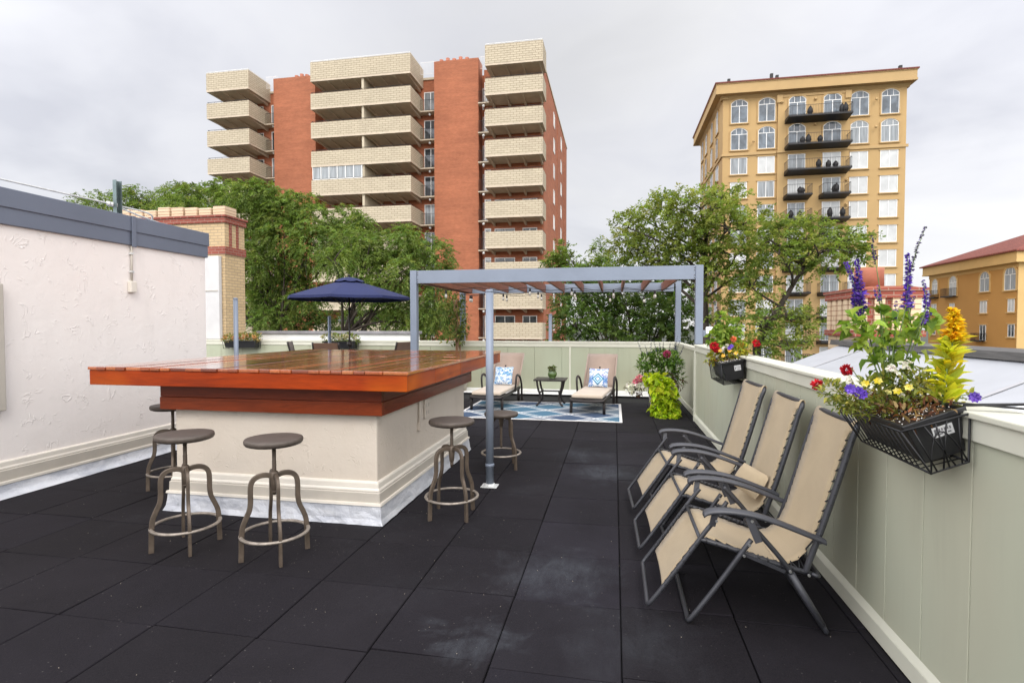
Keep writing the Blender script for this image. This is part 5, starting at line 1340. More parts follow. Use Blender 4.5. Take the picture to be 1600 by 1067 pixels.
# ------------------------------------------------------------------ building helpers
def FS(y0): return lambda u, n, z: (u, y0 - n, z)          # facade looking towards -Y
def FWf(x0): return lambda u, n, z: (x0 - n, u, z)         # facade looking towards -X
def FE(x0): return lambda u, n, z: (x0 + n, u, z)          # facade looking towards +X
def fbox(m, F, u0, u1, n0, n1, z0, z1, mi=0):
    a = F(u0, n0, z0); b = F(u1, n1, z1)
    return m.box(min(a[0], b[0]), min(a[1], b[1]), min(a[2], b[2]), max(a[0], b[0]), max(a[1], b[1]), max(a[2], b[2]), mi)
def arch_pts(u0, u1, z0, z1, rise, n=9):
    w = (u1 - u0) / 2; R_ = (w * w + rise * rise) / (2 * rise); cz = z1 - R_; a0 = math.asin(min(1, w / R_))
    top = [((u0 + u1) / 2 + R_ * math.sin(a), cz + R_ * math.cos(a)) for a in np.linspace(a0, -a0, n)]
    return [(u0, z0), (u1, z0)] + top
def fprism(m, F, poly, n0, n1, mi=0):
    k = len(poly); vs = [F(u, n0, z) for u, z in poly] + [F(u, n1, z) for u, z in poly]
    return m.add(vs, [list(range(k)), list(range(k, 2 * k))[::-1]] + [(i, (i + 1) % k, k + (i + 1) % k, k + i) for i in range(k)], mi)
def fring(m, F, pin, pout, n0, n1, mi=0):
    k = len(pin); vs = [F(u, n1, z) for u, z in pin] + [F(u, n1, z) for u, z in pout] + [F(u, n0, z) for u, z in pin] + [F(u, n0, z) for u, z in pout]
    fs = []
    for i in range(k):
        j = (i + 1) % k
        fs += [(i, j, k + j, k + i), (k + i, k + j, 3 * k + j, 3 * k + i), (2 * k + i, 2 * k + j, j, i)]
    return m.add(vs, fs, mi)
def window(parent, F, u0, u1, z0, z1, pane, rise=0.0, mull=1, trans=None, fw=0.07, trim=None, frame=WHITE, sill=True, name='window', trimw=0.14):
    pin = arch_pts(u0 + fw, u1 - fw, z0 + fw, z1 - fw, rise) if rise else [(u0 + fw, z0 + fw), (u1 - fw, z0 + fw), (u1 - fw, z1 - fw), (u0 + fw, z1 - fw)]
    pout = arch_pts(u0, u1, z0, z1, rise) if rise else [(u0, z0), (u1, z0), (u1, z1), (u0, z1)]
    m = MB(); fring(m, F, pin, pout, -0.02, 0.045)
    for k in range(mull):
        c = u0 + (u1 - u0) * (k + 1) / (mull + 1); fbox(m, F, c - 0.035, c + 0.035, 0.012, 0.043, z0 + fw, (trans if trans else z1 - fw - rise * 0.12))
    if trans:
        fbox(m, F, u0 + fw, u1 - fw, 0.013, 0.041, trans - 0.035, trans + 0.035)
        for k in range(2):
            c = u0 + (u1 - u0) * (k + 1) / 3; fbox(m, F, c - 0.022, c + 0.022, 0.012, 0.038, trans + 0.036, z1 - fw - rise * 0.2)
    if trim is not None:
        w = trimw
        if rise: fring(m, F, arch_pts(u0 + 0.003, u1 - 0.003, z0, z1 - .003, rise), arch_pts(u0 - w, u1 + w, z0, z1 + w, rise * 1.1), -0.02, 0.10, 1)
        else: fbox(m, F, u0 - w, u1 + w, -0.02, 0.10, z1 + 0.003, z1 + 0.10, 1)
        if sill: fbox(m, F, u0 - w, u1 + w, -0.02, 0.16, z0 - 0.13, z0 - 0.003, 1)
    o = m.build(name, [frame, trim or frame], parent, world=True)
    m = MB(); q = [F(u, 0.006, z) for u, z in pin]; m.add(q, [tuple(range(len(q)))]); m.build('pane', pane, o, world=True)
    return o
def railing(m, pts, z0, z1, r=0.02, step=0.13, mi=0):
    for (a, b) in zip(pts[:-1], pts[1:]):
        a = Vector(a); b = Vector(b); L = (b - a).length; d = (b - a) / L
        for z in (z0, z1): m.beam((a.x, a.y, z), (b.x, b.y, z), r * 2, r * 2, mi=mi)
        k = max(2, int(L / step))
        for i in range(k + 1):
            p = a + d * L * i / k; m.beam((p.x, p.y, z0), (p.x, p.y, z1), r, r, (0, 1, 0), mi=mi)

# ------------------------------------------------------------------ red brick apartment tower
rb = thing('apartment_tower', 'tall red brick apartment tower with stacked cream balconies', 'building', (-22, 60, GZ))
RX0, RX1, RY = -39.0, -6.37, 50.4
m = MB(); m.box(RX0, RY, GZ, RX1, 73.2, 24.9)
m.box(-11.9, 49.35, GZ, RX1, RY - 0.001, 24.9); m.build('wall', RED, rb, world=True)
for x0, x1, zt in ((-33.05, -28.6, 25.65), (-16.55, -12.32, 25.85)):
    m = MB(); m.box(x0, 48.9, GZ, x1, RY - 0.002, zt); o = m.build('brick_shaft', RED, rb, world=True)
    for k in range(5 if x0 > -20 else 3):
        mm = MB(); x = (x0 + 0.5 + k * 0.62) if x0 > -20 else (x0 + 2.1 + k * 0.55); mm.lathe([(0.20, zt + 0.001), (0.22, zt + 0.12), (0.17, zt + 0.2), (0.19, zt + 0.42 + 0.1 * (k % 2)), (0.12, zt + 0.42 + 0.1 * (k % 2))], 10, (x, 49.6, 0)); mm.build('chimney_pot', TERRA, o, world=True)
m = MB(); m.box(RX1 - 0.5, 49.33, 24.9, RX1 + 0.06, 73.3, 25.1); m.box(RX0 - .05, RY - 0.1, 24.9, -33.06, RY + .3, 25.1); m.box(-28.58, RY - 0.1, 24.9, -16.57, RY + .3, 25.1); m.build('roof_edge', CREAMC, rb, world=True)
tops = [25.9] + [23.02 - 2.665 * k for k in range(12)]
FSR = FS(RY); FSB = FS(49.35)
def balcony(x0, x1, y0, y1, zt, h, first):
    m = MB(); th = 0.14
    m.box(x0, y0, zt - h, x1, y0 + th, zt); m.box(x0, y0 + th + 0.001, zt - h, x0 + th, y1, zt); m.box(x1 - th, y0 + th + 0.001, zt - h, x1, y1, zt)
    o = m.build('balcony', BREEZE, rb, world=True)
    m = MB(); m.box(x0 + 0.003, y0 + 0.003, zt - h - 0.16, x1 - 0.003, y1, zt - h - 0.002); m.build('slab', SOFFIT, o, world=True)
    m = MB(); n = int((x1 - x0) / 1.35)
    for k in range(n + 1):
        x = x0 + 0.35 + (x1 - x0 - 0.7) * k / n
        m.prism([(y0 + 0.25, zt - h - 0.161), (y1, zt - h - 0.161), (y1, zt - h - 0.46), (y0 + 0.4, zt - h - 0.22)], 0, x - 0.09, x + 0.09)
    m.build('soffit_beams', SOFFIT, o, world=True)
    m = MB(); m.beam((x0 + 0.05, y0 + 0.07, zt + 0.12), (x1 - 0.05, y0 + 0.07, zt + 0.12), 0.03, 0.03)
    m.beam((x1 - 0.07, y0 + 0.07, zt + 0.12), (x1 - 0.07, y1 - 0.05, zt + 0.12), 0.03, 0.03); m.beam((x0 + 0.07, y0 + 0.07, zt + 0.12), (x0 + 0.07, y1 - 0.05, zt + 0.12), 0.03, 0.03)
    k = 6
    for i in range(k + 1): x = x0 + 0.08 + (x1 - x0 - 0.16) * i / k; m.beam((x, y0 + 0.07, zt), (x, y0 + 0.07, zt + 0.12), 0.02, 0.02, (0, 1, 0))
    m.build('rail', WHITE if first else IRON, o, world=True)
    return o
for i, zt in enumerate(tops):
    h = 1.62 if i == 0 else 1.30
    o_mid = balcony(-27.95, -18.13, 47.0, RY - 0.003, zt, h, i == 0)
    balcony(-38.97, -34.40, 47.0, RY - 0.003, zt - 0.1, h, i == 0)
    balcony(-11.25, -6.15, 47.0, 49.347, zt + 0.02, h, i == 0)
    zf = zt - h                           # floor of this balcony
    zb = zf - 0.17                        # ceiling of the storey below
    m = MB(); m.box(-22.92, 47.16, zf - 1.30, -22.70, RY - 0.005, zf - 0.162); m.build('party_wall', CREAMC, o_mid, world=True)
    z0 = zt - h - 0.02
    if i > 0:
        # glazing behind each balcony, and the narrow bays beside the shafts
        window(rb, FSR, -27.2, -24.6, z0, z0 + 2.0, GLASS, mull=1, sill=False); window(rb, FSR, -21.9, -19.4, z0, z0 + 2.0, CURTAIN if i % 3 == 0 else GLASS, mull=1, sill=False)
        window(rb, FSR, -18.05, -16.75, z0, z0 + 2.05, (GLASS, CURTAIN, GLASS, GLASS)[i % 4], mull=1, sill=False)
        window(rb, FSR, -34.30, -33.15, z0, z0 + 2.05, (GLASS, CURTAIN)[i % 2], mull=1, sill=False); window(rb, FSR, -38.0, -35.2, z0, z0 + 2.0, CURTAIN if i == 4 else GLASS, mull=2, sill=False)
        window(rb, FS(RY - 0.0), -12.28, -11.92, z0, z0 + 2.0, CURTAIN, mull=0, sill=False)
        window(rb, FSB, -11.85, -11.25, z0, z0 + 2.05, BLINDS, mull=0, sill=False)
        window(rb, FSB, -10.9, -9.0, z0 + 0.65, z0 + 2.0, GLASS if i % 2 else CURTAIN, mull=1, sill=False)
        window(rb, FSB, -8.3, -6.95, z0 + 0.75, z0 + 2.0, GLASS, mull=1, sill=False)
        for q in ((-18.12, RY - 0.9, z0 - 0.12, -16.56, RY - 0.01, z0 - 0.005), (-34.38, RY - 0.9, z0 - 0.22, -33.06, RY - 0.01, z0 - 0.105), (-12.3, 48.6, z0 - 0.10, -11.26, 49.34, z0 - 0.005)):
            m = MB(); m.box(*q); m.build('landing', SOFFIT, rb, world=True)
        for x0, x1, y, dz in ((-18.11, -16.6, RY - 0.86, 0.0), (-34.37, -33.1, RY - 0.86, -0.1), (-12.28, -11.3, 48.63, 0.0)):
            m = MB(); railing(m, [(x0, y, 0), (x1, y, 0)], z0 + 0.05 + dz, z0 + 1.0 + dz, 0.014); m.build('railing', IRON, rb, world=True)
        for x in (-17.3, -33.7, -11.8): m = MB(); m.sphere((x, RY - 0.6 if x < -12 else 48.75, z0 - 0.28), 0.13, 8, 5); m.build('globe_lamp', WHITE, rb, world=True)
        for y in (57.2, 64.9):
            window(rb, FE(RX1), y, y + 1.15, z0 + 0.55, z0 + 2.0, BLINDS if (i + int(y)) % 3 else GLASS, mull=1, sill=False)
m = MB(); z0 = tops[4] + 0.02
for k in range(7):
    x = -27.85 + k * 0.82; m.box(x, 47.03, z0 - 0.0, x + 0.07, 47.10, tops[3] - 1.465)
m.box(-27.85, 47.03, z0, -22.93, 47.10, z0 + 0.06); m.build('balcony_enclosure', WHITE, rb, world=True)
m = MB(); m.quad((-27.85, 47.07, z0), (-22.93, 47.07, z0), (-22.93, 47.07, tops[3] - 1.465), (-27.85, 47.07, tops[3] - 1.465)); m.build('enclosure_glass', CURTAIN, rb, world=True)
m = MB(); railing(m, [(-18.1, 49.6, 0), (-16.6, 49.6, 0)], 25.1, 26.2, 0.014); railing(m, [(-34.3, 49.6, 0), (-33.1, 49.6, 0)], 25.1, 26.2, 0.014); railing(m, [(-12.3, 49.5, 0), (-11.3, 49.5, 0)], 25.1, 26.2, 0.014); m.build('roof_railing', WHITE, rb, world=True)
m = MB(); m.box(RX1 + 0.001, 60.9, GZ, RX1 + 0.05, 61.1, 24.8); m.box(RX1 + 0.001, 69.2, GZ, RX1 + 0.06, 70.6, 24.8); m.build('wall_strip', RED, rb, world=True)

# ------------------------------------------------------------------ tan tower with red tiled roof
tt_ = thing('apartment_tower', 'tall tan stucco apartment tower with red tiled eaves and black iron balconies', 'building', (22, 75, GZ))
TX0, TX1, TY0, TY1, TZ = 12.19, 31.2, 67.0, 83.5, 27.75
m = MB(); m.box(TX0, TY0, GZ, TX1, TY1, TZ); m.build('wall', TOWER, tt_, world=True)
m = MB(); m.box(18.05, TY0 - 0.28, GZ, 25.42, TY0 - 0.001, TZ - 0.35); m.build('centre_bay', TOWER, tt_, world=True)
m = MB()
m.prism([(TY0 - 0.02, TZ - 0.35), (TY0 - 0.25, TZ - 0.1), (TY0 - 0.3, TZ + 0.02), (TY0 + .5, TZ + 0.02), (TY0 + .5, TZ - .35)], 0, TX0 - 0.25, TX1 + 0.25)
m.prism([(TX0 - 0.02, TZ - 0.35), (TX0 - 0.25, TZ - 0.1), (TX0 - 0.3, TZ + 0.019), (TX0 + .5, TZ + 0.019), (TX0 + .5, TZ - .351)], 1, TY0 - 0.2, TY1)
m.box(TX0 - 0.95, TY0 - 0.95, TZ + 0.021, TX1 + 0.6, TY1 + 0.9, TZ + 0.25); m.box(TX0 - 0.90, TY0 - 0.90, TZ + 0.251, TX1 + 0.55, TY1 + 0.85, TZ + 1.08)
m.box(TX0 - 0.96, TY0 - 0.96, TZ + 1.081, TX1 + 0.61, TY1 + 0.91, TZ + 1.18); m.build('eave', TOWERTRIM, tt_, world=True)
m = MB(); c = ((TX0 + TX1) / 2, (TY0 + TY1) / 2); e0, e1, e2, e3 = (TX0 - 1.05, TY0 - 1.05), (TX1 + 0.7, TY0 - 1.05), (TX1 + 0.7, TY1 + 1), (TX0 - 1.05, TY1 + 1)
zr = TZ + 1.185; in_ = 5.5
base = [(x, y, zr) for x, y in (e0, e1, e2, e3)] + [(x, y, zr + 0.14) for x, y in (e0, e1, e2, e3)] + [(e0[0] + in_, e0[1] + in_, zr + 2.0), (e1[0] - in_, e1[1] + in_, zr + 2.0), (e2[0] - in_, e2[1] - in_, zr + 2.0), (e3[0] + in_, e3[1] - in_, zr + 2.0)]
m.add(base, [(0, 3, 2, 1)] + [(i, (i + 1) % 4, 4 + (i + 1) % 4, 4 + i) for i in range(4)] + [(4 + i, 4 + (i + 1) % 4, 8 + (i + 1) % 4, 8 + i) for i in range(4)] + [(8, 9, 10, 11)]); m.build('roof', TILE_RED, tt_, world=True)
m = MB()
for x in (TX0 + 0.3, 17.6, 30.0): m.box(x, TY0 - 0.9, zr + 0.15, x + 0.3, TY0 - 0.6, zr + 0.5)
m.box(17.1, TY0 - 0.6, zr + 0.15, 17.4, TY0 - 0.3, zr + 0.85); m.build('roof_light', IRON, tt_, world=True)
m = MB()
m.box(TX0 - 0.14, TY0 - 0.14, 20.95, 18.0, TY0 - 0.001, 21.25); m.box(25.47, TY0 - 0.14, 20.95, TX1 + 0.2, TY0 - 0.001, 21.25); m.box(18.0, TY0 - 0.42, 20.95, 25.47, TY0 - 0.281, 21.25)
m.box(TX0 - 0.14, TY0 - 0.0005, 20.95, TX0 - 0.001, TY1, 21.25)
m.box(17.9, TY0 - 0.42, TZ - 1.2, 18.5, TY0 - 0.282, TZ - 0.36); m.box(24.95, TY0 - 0.42, TZ - 1.2, 25.55, TY0 - 0.282, TZ - 0.36); m.box(18.5, TY0 - 0.36, TZ - 0.62, 24.95, TY0 - 0.282, TZ - 0.36); m.build('string_course', TOWERTRIM, tt_, world=True)
FT = FS(TY0); FTB = FS(TY0 - 0.28); FTW = FWf(TX0)
rows = [(24.65, 27.35), (21.6, 24.12), (18.82, 20.72), (16.08, 17.95), (13.4, 15.28)] + [(10.66 - 2.7 * k, 12.54 - 2.7 * k) for k in range(8)]
for i, (z0, z1) in enumerate(rows):
    arch = 0.42 if i < 2 else 0.0
    for j, (x0, x1) in enumerate(((13.05, 14.88), (16.02, 17.82), (25.62, 27.45), (28.68, 30.46))):
        pane = (BLUEGL if i == 0 or j < 2 else CURTAIN) if i < 2 else (BLINDS if (j > 1 or (i + j) % 3 == 0) else CURTAIN)
        window(tt_, FT, x0, x1, z0, z1, pane, rise=arch, mull=1, trans=(z1 - 0.75) if i < 2 else None, trim=TOWERTRIM)
    for j, (x0, x1) in enumerate(((19.15, 20.95), (22.75, 24.6))):
        window(tt_, FTB, x0, x1, z0 - 0.08, z1 - (0.0 if i else 0.1), (BLUEGL if i < 2 else (BLINDS if (i + j) % 2 else CURTAIN)), rise=arch, mull=1, trans=(z1 - 0.9) if i < 2 else None, trim=TOWERTRIM, sill=False)
    if i < 10:
        for j, y0 in enumerate((69.5, 73.2, 77.5, 80.6)):
            window(tt_, FTW, y0, y0 + 1.7, z0, z1, GLASS if (i + j) % 2 else CURTAIN, rise=arch, mull=1, trim=TOWERTRIM)
    spans = [(18.75, 25.2)] if i < 3 else [(18.7, 21.3), (22.4, 25.15)]
    for a, b in spans:
        yb0 = TY0 - 0.281; yb1 = TY0 - 1.85; zf = z0 - 0.10
        m = MB(); m.prism([(yb1, zf), (yb0, zf), (yb0, zf - 0.42), (yb1, zf - 0.16)], 0, a, b); o = m.build('balcony', IRON, tt_, world=True)
        m = MB(); railing(m, [(a + .04, yb0, 0), (a + .04, yb1 + 0.04, 0), (b - .04, yb1 + 0.04, 0), (b - .04, yb0, 0)], zf + 0.06, zf + 1.02, 0.018, 0.16); m.build('railing', IRON, o, world=True)
        if i < 5:
            for q in range(3 if b - a > 4 else 2):
                x = random.uniform(a + .4, b - .4); hh = random.uniform(.5, .9); m = MB(); m.lathe([(0.02, zf + .01), (0.18, zf + .012), (0.22, zf + 0.28), (0.30, zf + 0.42), (0.26, zf + 0.3 + hh * .6), (0.06, zf + .3 + hh)], 9, (x, yb1 + random.uniform(.4, .9), 0)); m.build('balcony_pot', IRON, o, world=True)
m = MB()
for x, z in ((18.45, 26.6), (21.9, 26.7), (28.05, 26.2), (28.05, 23.2), (15.45, 22.4), (25.2, 17.6), (25.2, 14.9), (21.9, 23.9)): m.sphere((x, TY0 - 0.4, z), 0.16, 8, 5)
m.build('wall_lamps', TOWERTRIM, tt_, world=True)

# ------------------------------------------------------------------ lower ochre building at the right
lb = thing('apartment_building', 'lower ochre stucco building with red tiled hip roof beside the tan tower', 'building', (55, 80, GZ))
LX, LY0, LY1, LZ = 45.0, 71.4, 89.2, 8.6
m = MB(); m.box(LX, LY0, GZ, 66, LY1, LZ); m.build('wall', ORANGE, lb, world=True)
m = MB(); m.box(LX - 0.7, LY0 - 0.7, LZ, 66, LY1 + 0.6, LZ + 0.2); m.box(LX - 0.65, LY0 - 0.65, LZ + 0.201, 66, LY1 + 0.55, LZ + 1.2); m.box(LX - 0.06, LY0 - 0.06, LZ - 0.5, 66, LY1 + .05, LZ - 0.003)
m.box(LX - 0.08, LY0 - 0.08, GZ, LX + 1.2, LY0 - 0.001, LZ - 0.501); m.build('eave', ORANGETRIM, lb, world=True)
m = MB(); za = LZ + 1.21; ex = LX - 0.95
m.add([(ex, LY0 - 0.95, za), (70, LY0 - 0.95, za), (70, LY1 + 0.9, za), (ex, LY1 + 0.9, za), (ex, LY0 - 0.95, za + 0.16), (70, LY0 - 0.95, za + 0.16), (70, LY1 + 0.9, za + 0.16), (ex, LY1 + 0.9, za + 0.16), (54.2, 80.3, za + 4.2), (70, 80.3, za + 4.2)],
      [(0, 3, 2, 1), (0, 1, 5, 4), (3, 0, 4, 7), (2, 3, 7, 6), (4, 5, 9, 8), (7, 4, 8), (6, 7, 8, 9)]); m.build('roof', TILE_RED, lb, world=True)
FL = FWf(LX)
def px5(a, b): p = atX(1380 + a / 4.445, 340 + b / 4.445, LX); return p.y, p.z
def lwin(a0, b0, a1, b1, pane, rise=0, balc=None, mull=1):
    (y0, z1), (y1, z0) = px5(a0, b0), px5(a1, b1)
    window(lb, FL, min(y0, y1), max(y0, y1), z0, z1, pane, rise=rise, mull=mull, trim=ORANGETRIM, trimw=0.2, trans=(z0 + (z1 - z0) * .66) if rise else None)
    if balc:
        (y0, z1), (y1, z0) = px5(balc[0], balc[1]), px5(balc[2], balc[3]); ya, yb = min(y0, y1), max(y0, y1)
        m = MB(); m.box(LX - 0.62, ya, z0, LX - 0.002, yb, z0 + 0.12); o = m.build('balcony', IRON, lb, world=True)
        m = MB(); railing(m, [(LX - .01, ya + .03, 0), (LX - 0.59, ya + .03, 0), (LX - 0.59, yb - .03, 0), (LX - .01, yb - .03, 0)], z0 + 0.15, z1, 0.022, 0.14); m.build('railing', IRON, o, world=True)
lwin(675, 380, 740, 512, CURTAIN, 0.75); lwin(847, 345, 925, 500, CURTAIN, 0.8)
lwin(342, 430, 380, 530, BLINDS, 0.6, (302, 515, 385, 560)); lwin(462, 408, 512, 540, BLINDS, 0.7, (430, 498, 515, 550))
lwin(335, 602, 370, 672, BLINDS); lwin(462, 596, 496, 650, BLINDS); lwin(674, 580, 720, 662, BLINDS); lwin(868, 566, 912, 655, BLINDS)
lwin(335, 745, 363, 812, GLASS); lwin(672, 745, 712, 855, GLASS, 0, (642, 803, 716, 862)); lwin(868, 740, 912, 830, GLASS)
FLS = FS(LY0)
for k in range(4):
    for z in (5.0, 1.6, -1.9): window(lb, FLS, 47.5 + 4 * k, 49.1 + 4 * k, z, z + 1.9, BLINDS, mull=1, trim=ORANGETRIM)

# ------------------------------------------------------------------ neighbouring roofs over the fence
nr = thing('white_roof', 'sloping white membrane roof with dark coping beyond the side fence', 'roof', (2.8, 3.0, 0))
SX0, SZ0, SX1, SZ1 = 1.75, 0.74, 3.35, 1.215; SY0, SY1 = -6.0, 7.9
m = MB(); nx, ny = 8, 40; vs = []
for i in range(nx + 1):
    for j in range(ny + 1):
        q = i / nx; y = SY0 + (SY1 + 1.0 * q - SY0) * j / ny; vs.append((SX0 + (SX1 - SX0) * q, y, SZ0 + (SZ1 - SZ0) * q + random.uniform(-.004, .004)))
m.add(vs, [(i * (ny + 1) + j, (i + 1) * (ny + 1) + j, (i + 1) * (ny + 1) + j + 1, i * (ny + 1) + j + 1) for i in range(nx) for j in range(ny)], smooth=True)
m.build('membrane', MEMBRANE, nr, world=True)
m = MB()
for y in (-2.2, 0.9, 4.05, 7.1):
    m.add([(SX0 + (SX1 - SX0) * q, y + dy + q * .9 * (y - SY0) / (SY1 - SY0), SZ0 + (SZ1 - SZ0) * q + 0.006) for q in (0, 1) for dy in (0, 0.05)], [(0, 2, 3, 1)])
m.build('seam', pm('grey_seam', (0.42, 0.42, 0.43), 0.6, var=0.1), nr, world=True)
m = MB(); m.prism([(SX1 - 0.10, SZ1 - 0.01), (SX1 - 0.09, SZ1 + 0.06), (SX1 + 0.32, SZ1 + 0.07), (SX1 + 0.36, SZ1 - 0.02)], 1, SY0, SY1 + 1.2); m.build('coping', RIDGE, nr, world=True)
m = MB(); m.box(SX1 + 0.0, SY0, GZ, 12.0, SY1 + 1.2, SZ1 - 0.12); m.box(1.75, SY0, GZ, 3.349, SY1, 0.66); m.build('wall', CREAMC, nr, world=True)
vb = thing('roof_vent', 'white box vent on the sloping white roof', 'vent', (2.35, 3.35, 0.95))
m = MB(); mt = Matrix.Rotation(R(-16.5), 4, 'Y')
m.obox(Matrix.Translation((0.2, 0.0, 0.09)) @ mt, 0.36, 0.26, 0.07); m.build('hood', WHITE, vb, bevel=0.008)
m = MB(); m.obox(Matrix.Translation((0.2, 0.0, 0.0)) @ mt, 0.30, 0.22, 0.03); m.build('curb', GALV, vb)

def brick_chimney(name, lab, x0, y0, x1, y1, zb, zt, style):
    t = thing(name, lab, 'chimney', ((x0 + x1) / 2, (y0 + y1) / 2, zb)); return t
ch = brick_chimney('brick_chimney', 'cream and red striped brick chimney with terracotta flue beyond the white roof', 3.50, 8.85, 4.42, 9.6, -1, 2, 0)
CX0, CX1, CY0, CY1 = 3.52, 4.42, 8.9, 10.0; ZB, ZT2 = 1.42, 1.90
m = MB(); m.box(CX0 + 0.02, CY0 + 0.02, GZ, CX1 - 0.02, CY1 - 0.02, ZB - 0.06); m.build('stack', CREAMB, ch, world=True)
m = MB(); m.box(CX0 + 0.03, CY0 + 0.03, ZB - 0.06, CX1 - 0.03, CY1 - 0.03, ZT2 + 0.02); m.build('core', REDDARK, ch, world=True)
m = MB()
def strips(n, a0, a1, horiz):
    w = (a1 - a0) / (2 * n - 1)
    for k in range(n):
        a = a0 + k * 2 * w * 1.0
        if horiz: m.box(a, CY0 - 0.012, ZB + 0.005, a + w * 1.15, CY0 + 0.03, ZT2)
        else: m.box(CX0 - 0.012, a, ZB + 0.005, CX0 + 0.03, a + w * 1.25, ZT2)
strips(4, CX0 + 0.02, CX1 - 0.05, True); strips(5, CY0 + 0.06, CY1 - 0.06, False); m.build('cream_panels', CREAMB, ch, world=True)
m = MB(); m.box(CX0 - 0.03, CY0 - 0.03, ZB - 0.09, CX1 + 0.03, CY1 + 0.03, ZB); m.box(CX0 - 0.03, CY0 - 0.03, ZT2 + 0.001, CX1 + 0.03, CY1 + 0.03, ZT2 + 0.10); m.box(CX0 - 0.05, CY0 - 0.05, ZT2 + 0.101, CX1 + 0.05, CY1 + 0.05, ZT2 + 0.145); m.build('red_band', REDDARK, ch, bevel=0.006, world=True)
m = MB(); m.prism([(CX0, ZT2 + 0.146), (CX1, ZT2 + 0.146), (CX1 - 0.2, ZT2 + 0.175), (CX0 + 0.2, ZT2 + 0.175)], 1, CY0, CY1); m.build('crown', TERRA, ch, world=True)
m = MB(); m.lathe([(0.20, ZT2 + 0.19), (0.195, ZT2 + 0.42), (0.20, ZT2 + 0.47), (0.16, ZT2 + 0.475), (0.155, ZT2 + 0.3)], 24, (3.86, 9.3, 0)); m.build('flue', TERRA, ch, world=True)

bc = brick_chimney('brick_chimney', 'tall buff brick chimney with red bands behind the white stucco wall', -12.8, 12.25, -9.7, 13.0, GZ, 4.2, 1)
HX0, HX1, HY0, HY1 = -13.4, -9.74, 12.3, 13.05
m = MB(); m.box(HX0, HY0, GZ, HX1, HY1, 4.10); m.build('stack', BUFF, bc, world=True)
m = MB()
m.box(HX0 - .03, HY0 - .03, 3.30, HX1 + .03, HY1 + .03, 3.50); m.box(HX0 - .04, HY0 - .04, 4.101, HX1 + .04, HY1 + .04, 4.24); m.box(HX0 - .07, HY0 - .07, 4.2405, HX1 + .07, HY1 + .07, 4.30)
for y in (HY0 + 0.16, HY0 + 0.42): m.box(HX1 - .02, y, 3.501, HX1 + 0.02, y + 0.09, 4.10)
m.build('red_band', REDDARK, bc, bevel=0.006, world=True)
for k in range(9):
    x = HX1 - 0.24 - k * 0.41; mm = MB(); w = 0.175; mm.prism([(x - w, HY0 + .1), (x + w, HY0 + .1), (x + w, HY0 + .55), (x - w, HY0 + .55)], 2, 4.301, 4.56 + random.uniform(-.05, .03)); mm.build('crown_brick', CREAMB, bc, bevel=0.02, world=True)
wpn = thing('white_wall', 'tall white panelled wall standing between the stucco wall and the buff chimney', 'wall', (-11.0, 12.25, 0))
m = MB(); m.box(-13.5, 12.18, 1.143, -9.83, 12.29, 3.25); m.build('panel', pm('grey_white_wall_paint', (0.58, 0.57, 0.56), 0.6, var=0.05), wpn, bevel=0.01, world=True)
m = MB(); m.box(-13.5, 12.165, 2.355, -9.86, 12.179, 2.385); m.build('panel_trim', TRIM_DIM, wpn, bevel=0.004, world=True)

bp_ = thing('neighbour_parapet', 'low white parapet with grey coping just beyond the rear fence', 'parapet', (-7.5, 13.6, 0))
m = MB(); m.box(-9.6, 13.4, GZ, -5.1, 13.8, 1.26); m.build('wall', WHITE, bp_, world=True)
m = MB(); m.box(-9.65, 13.35, 1.262, -5.05, 13.85, 1.34); m.build('coping', pm('grey_parapet_coping', (0.24, 0.23, 0.24), 0.7, var=0.2), bp_, bevel=0.01, world=True)
far = thing('low_roof', 'distant low white flat roof seen between the trees and the striped chimney', 'roof', (11.5, 30, -1))
m = MB(); m.box(6.2, 27, GZ, 18, 36, -1.1); m.build('wall', ORANGE, far, world=True)
m = MB(); m.box(6.1, 26.9, -1.1, 18.1, 36.1, -0.95); m.build('roof_sheet', MEMBRANE, far, world=True)
for k, x in enumerate((9.3, 10.1, 10.9)):
    t = thing('garden_chair', 'dark lattice metal chair on the distant low white roof', 'chair', (x, 29.0 + 0.4 * (k % 2), -0.95), 0.3 * k, 'metal chairs on the distant roof')
    m = MB(); m.box(-0.25, -0.25, 0.42, 0.25, 0.25, 0.46); m.build('seat', IRON, t)
    m = MB(); railing(m, [(-0.25, 0.24, 0), (0.25, 0.24, 0)], 0.5, 1.0, 0.02, 0.1); m.build('backrest', IRON, t)
    for sx in (-1, 1):
        for sy in (-1, 1): m = MB(); m.beam((sx * .23, sy * .23, 0), (sx * .23, sy * .23, 0.42), .03, .03, (0, 1, 0)); m.build('leg', IRON, t)

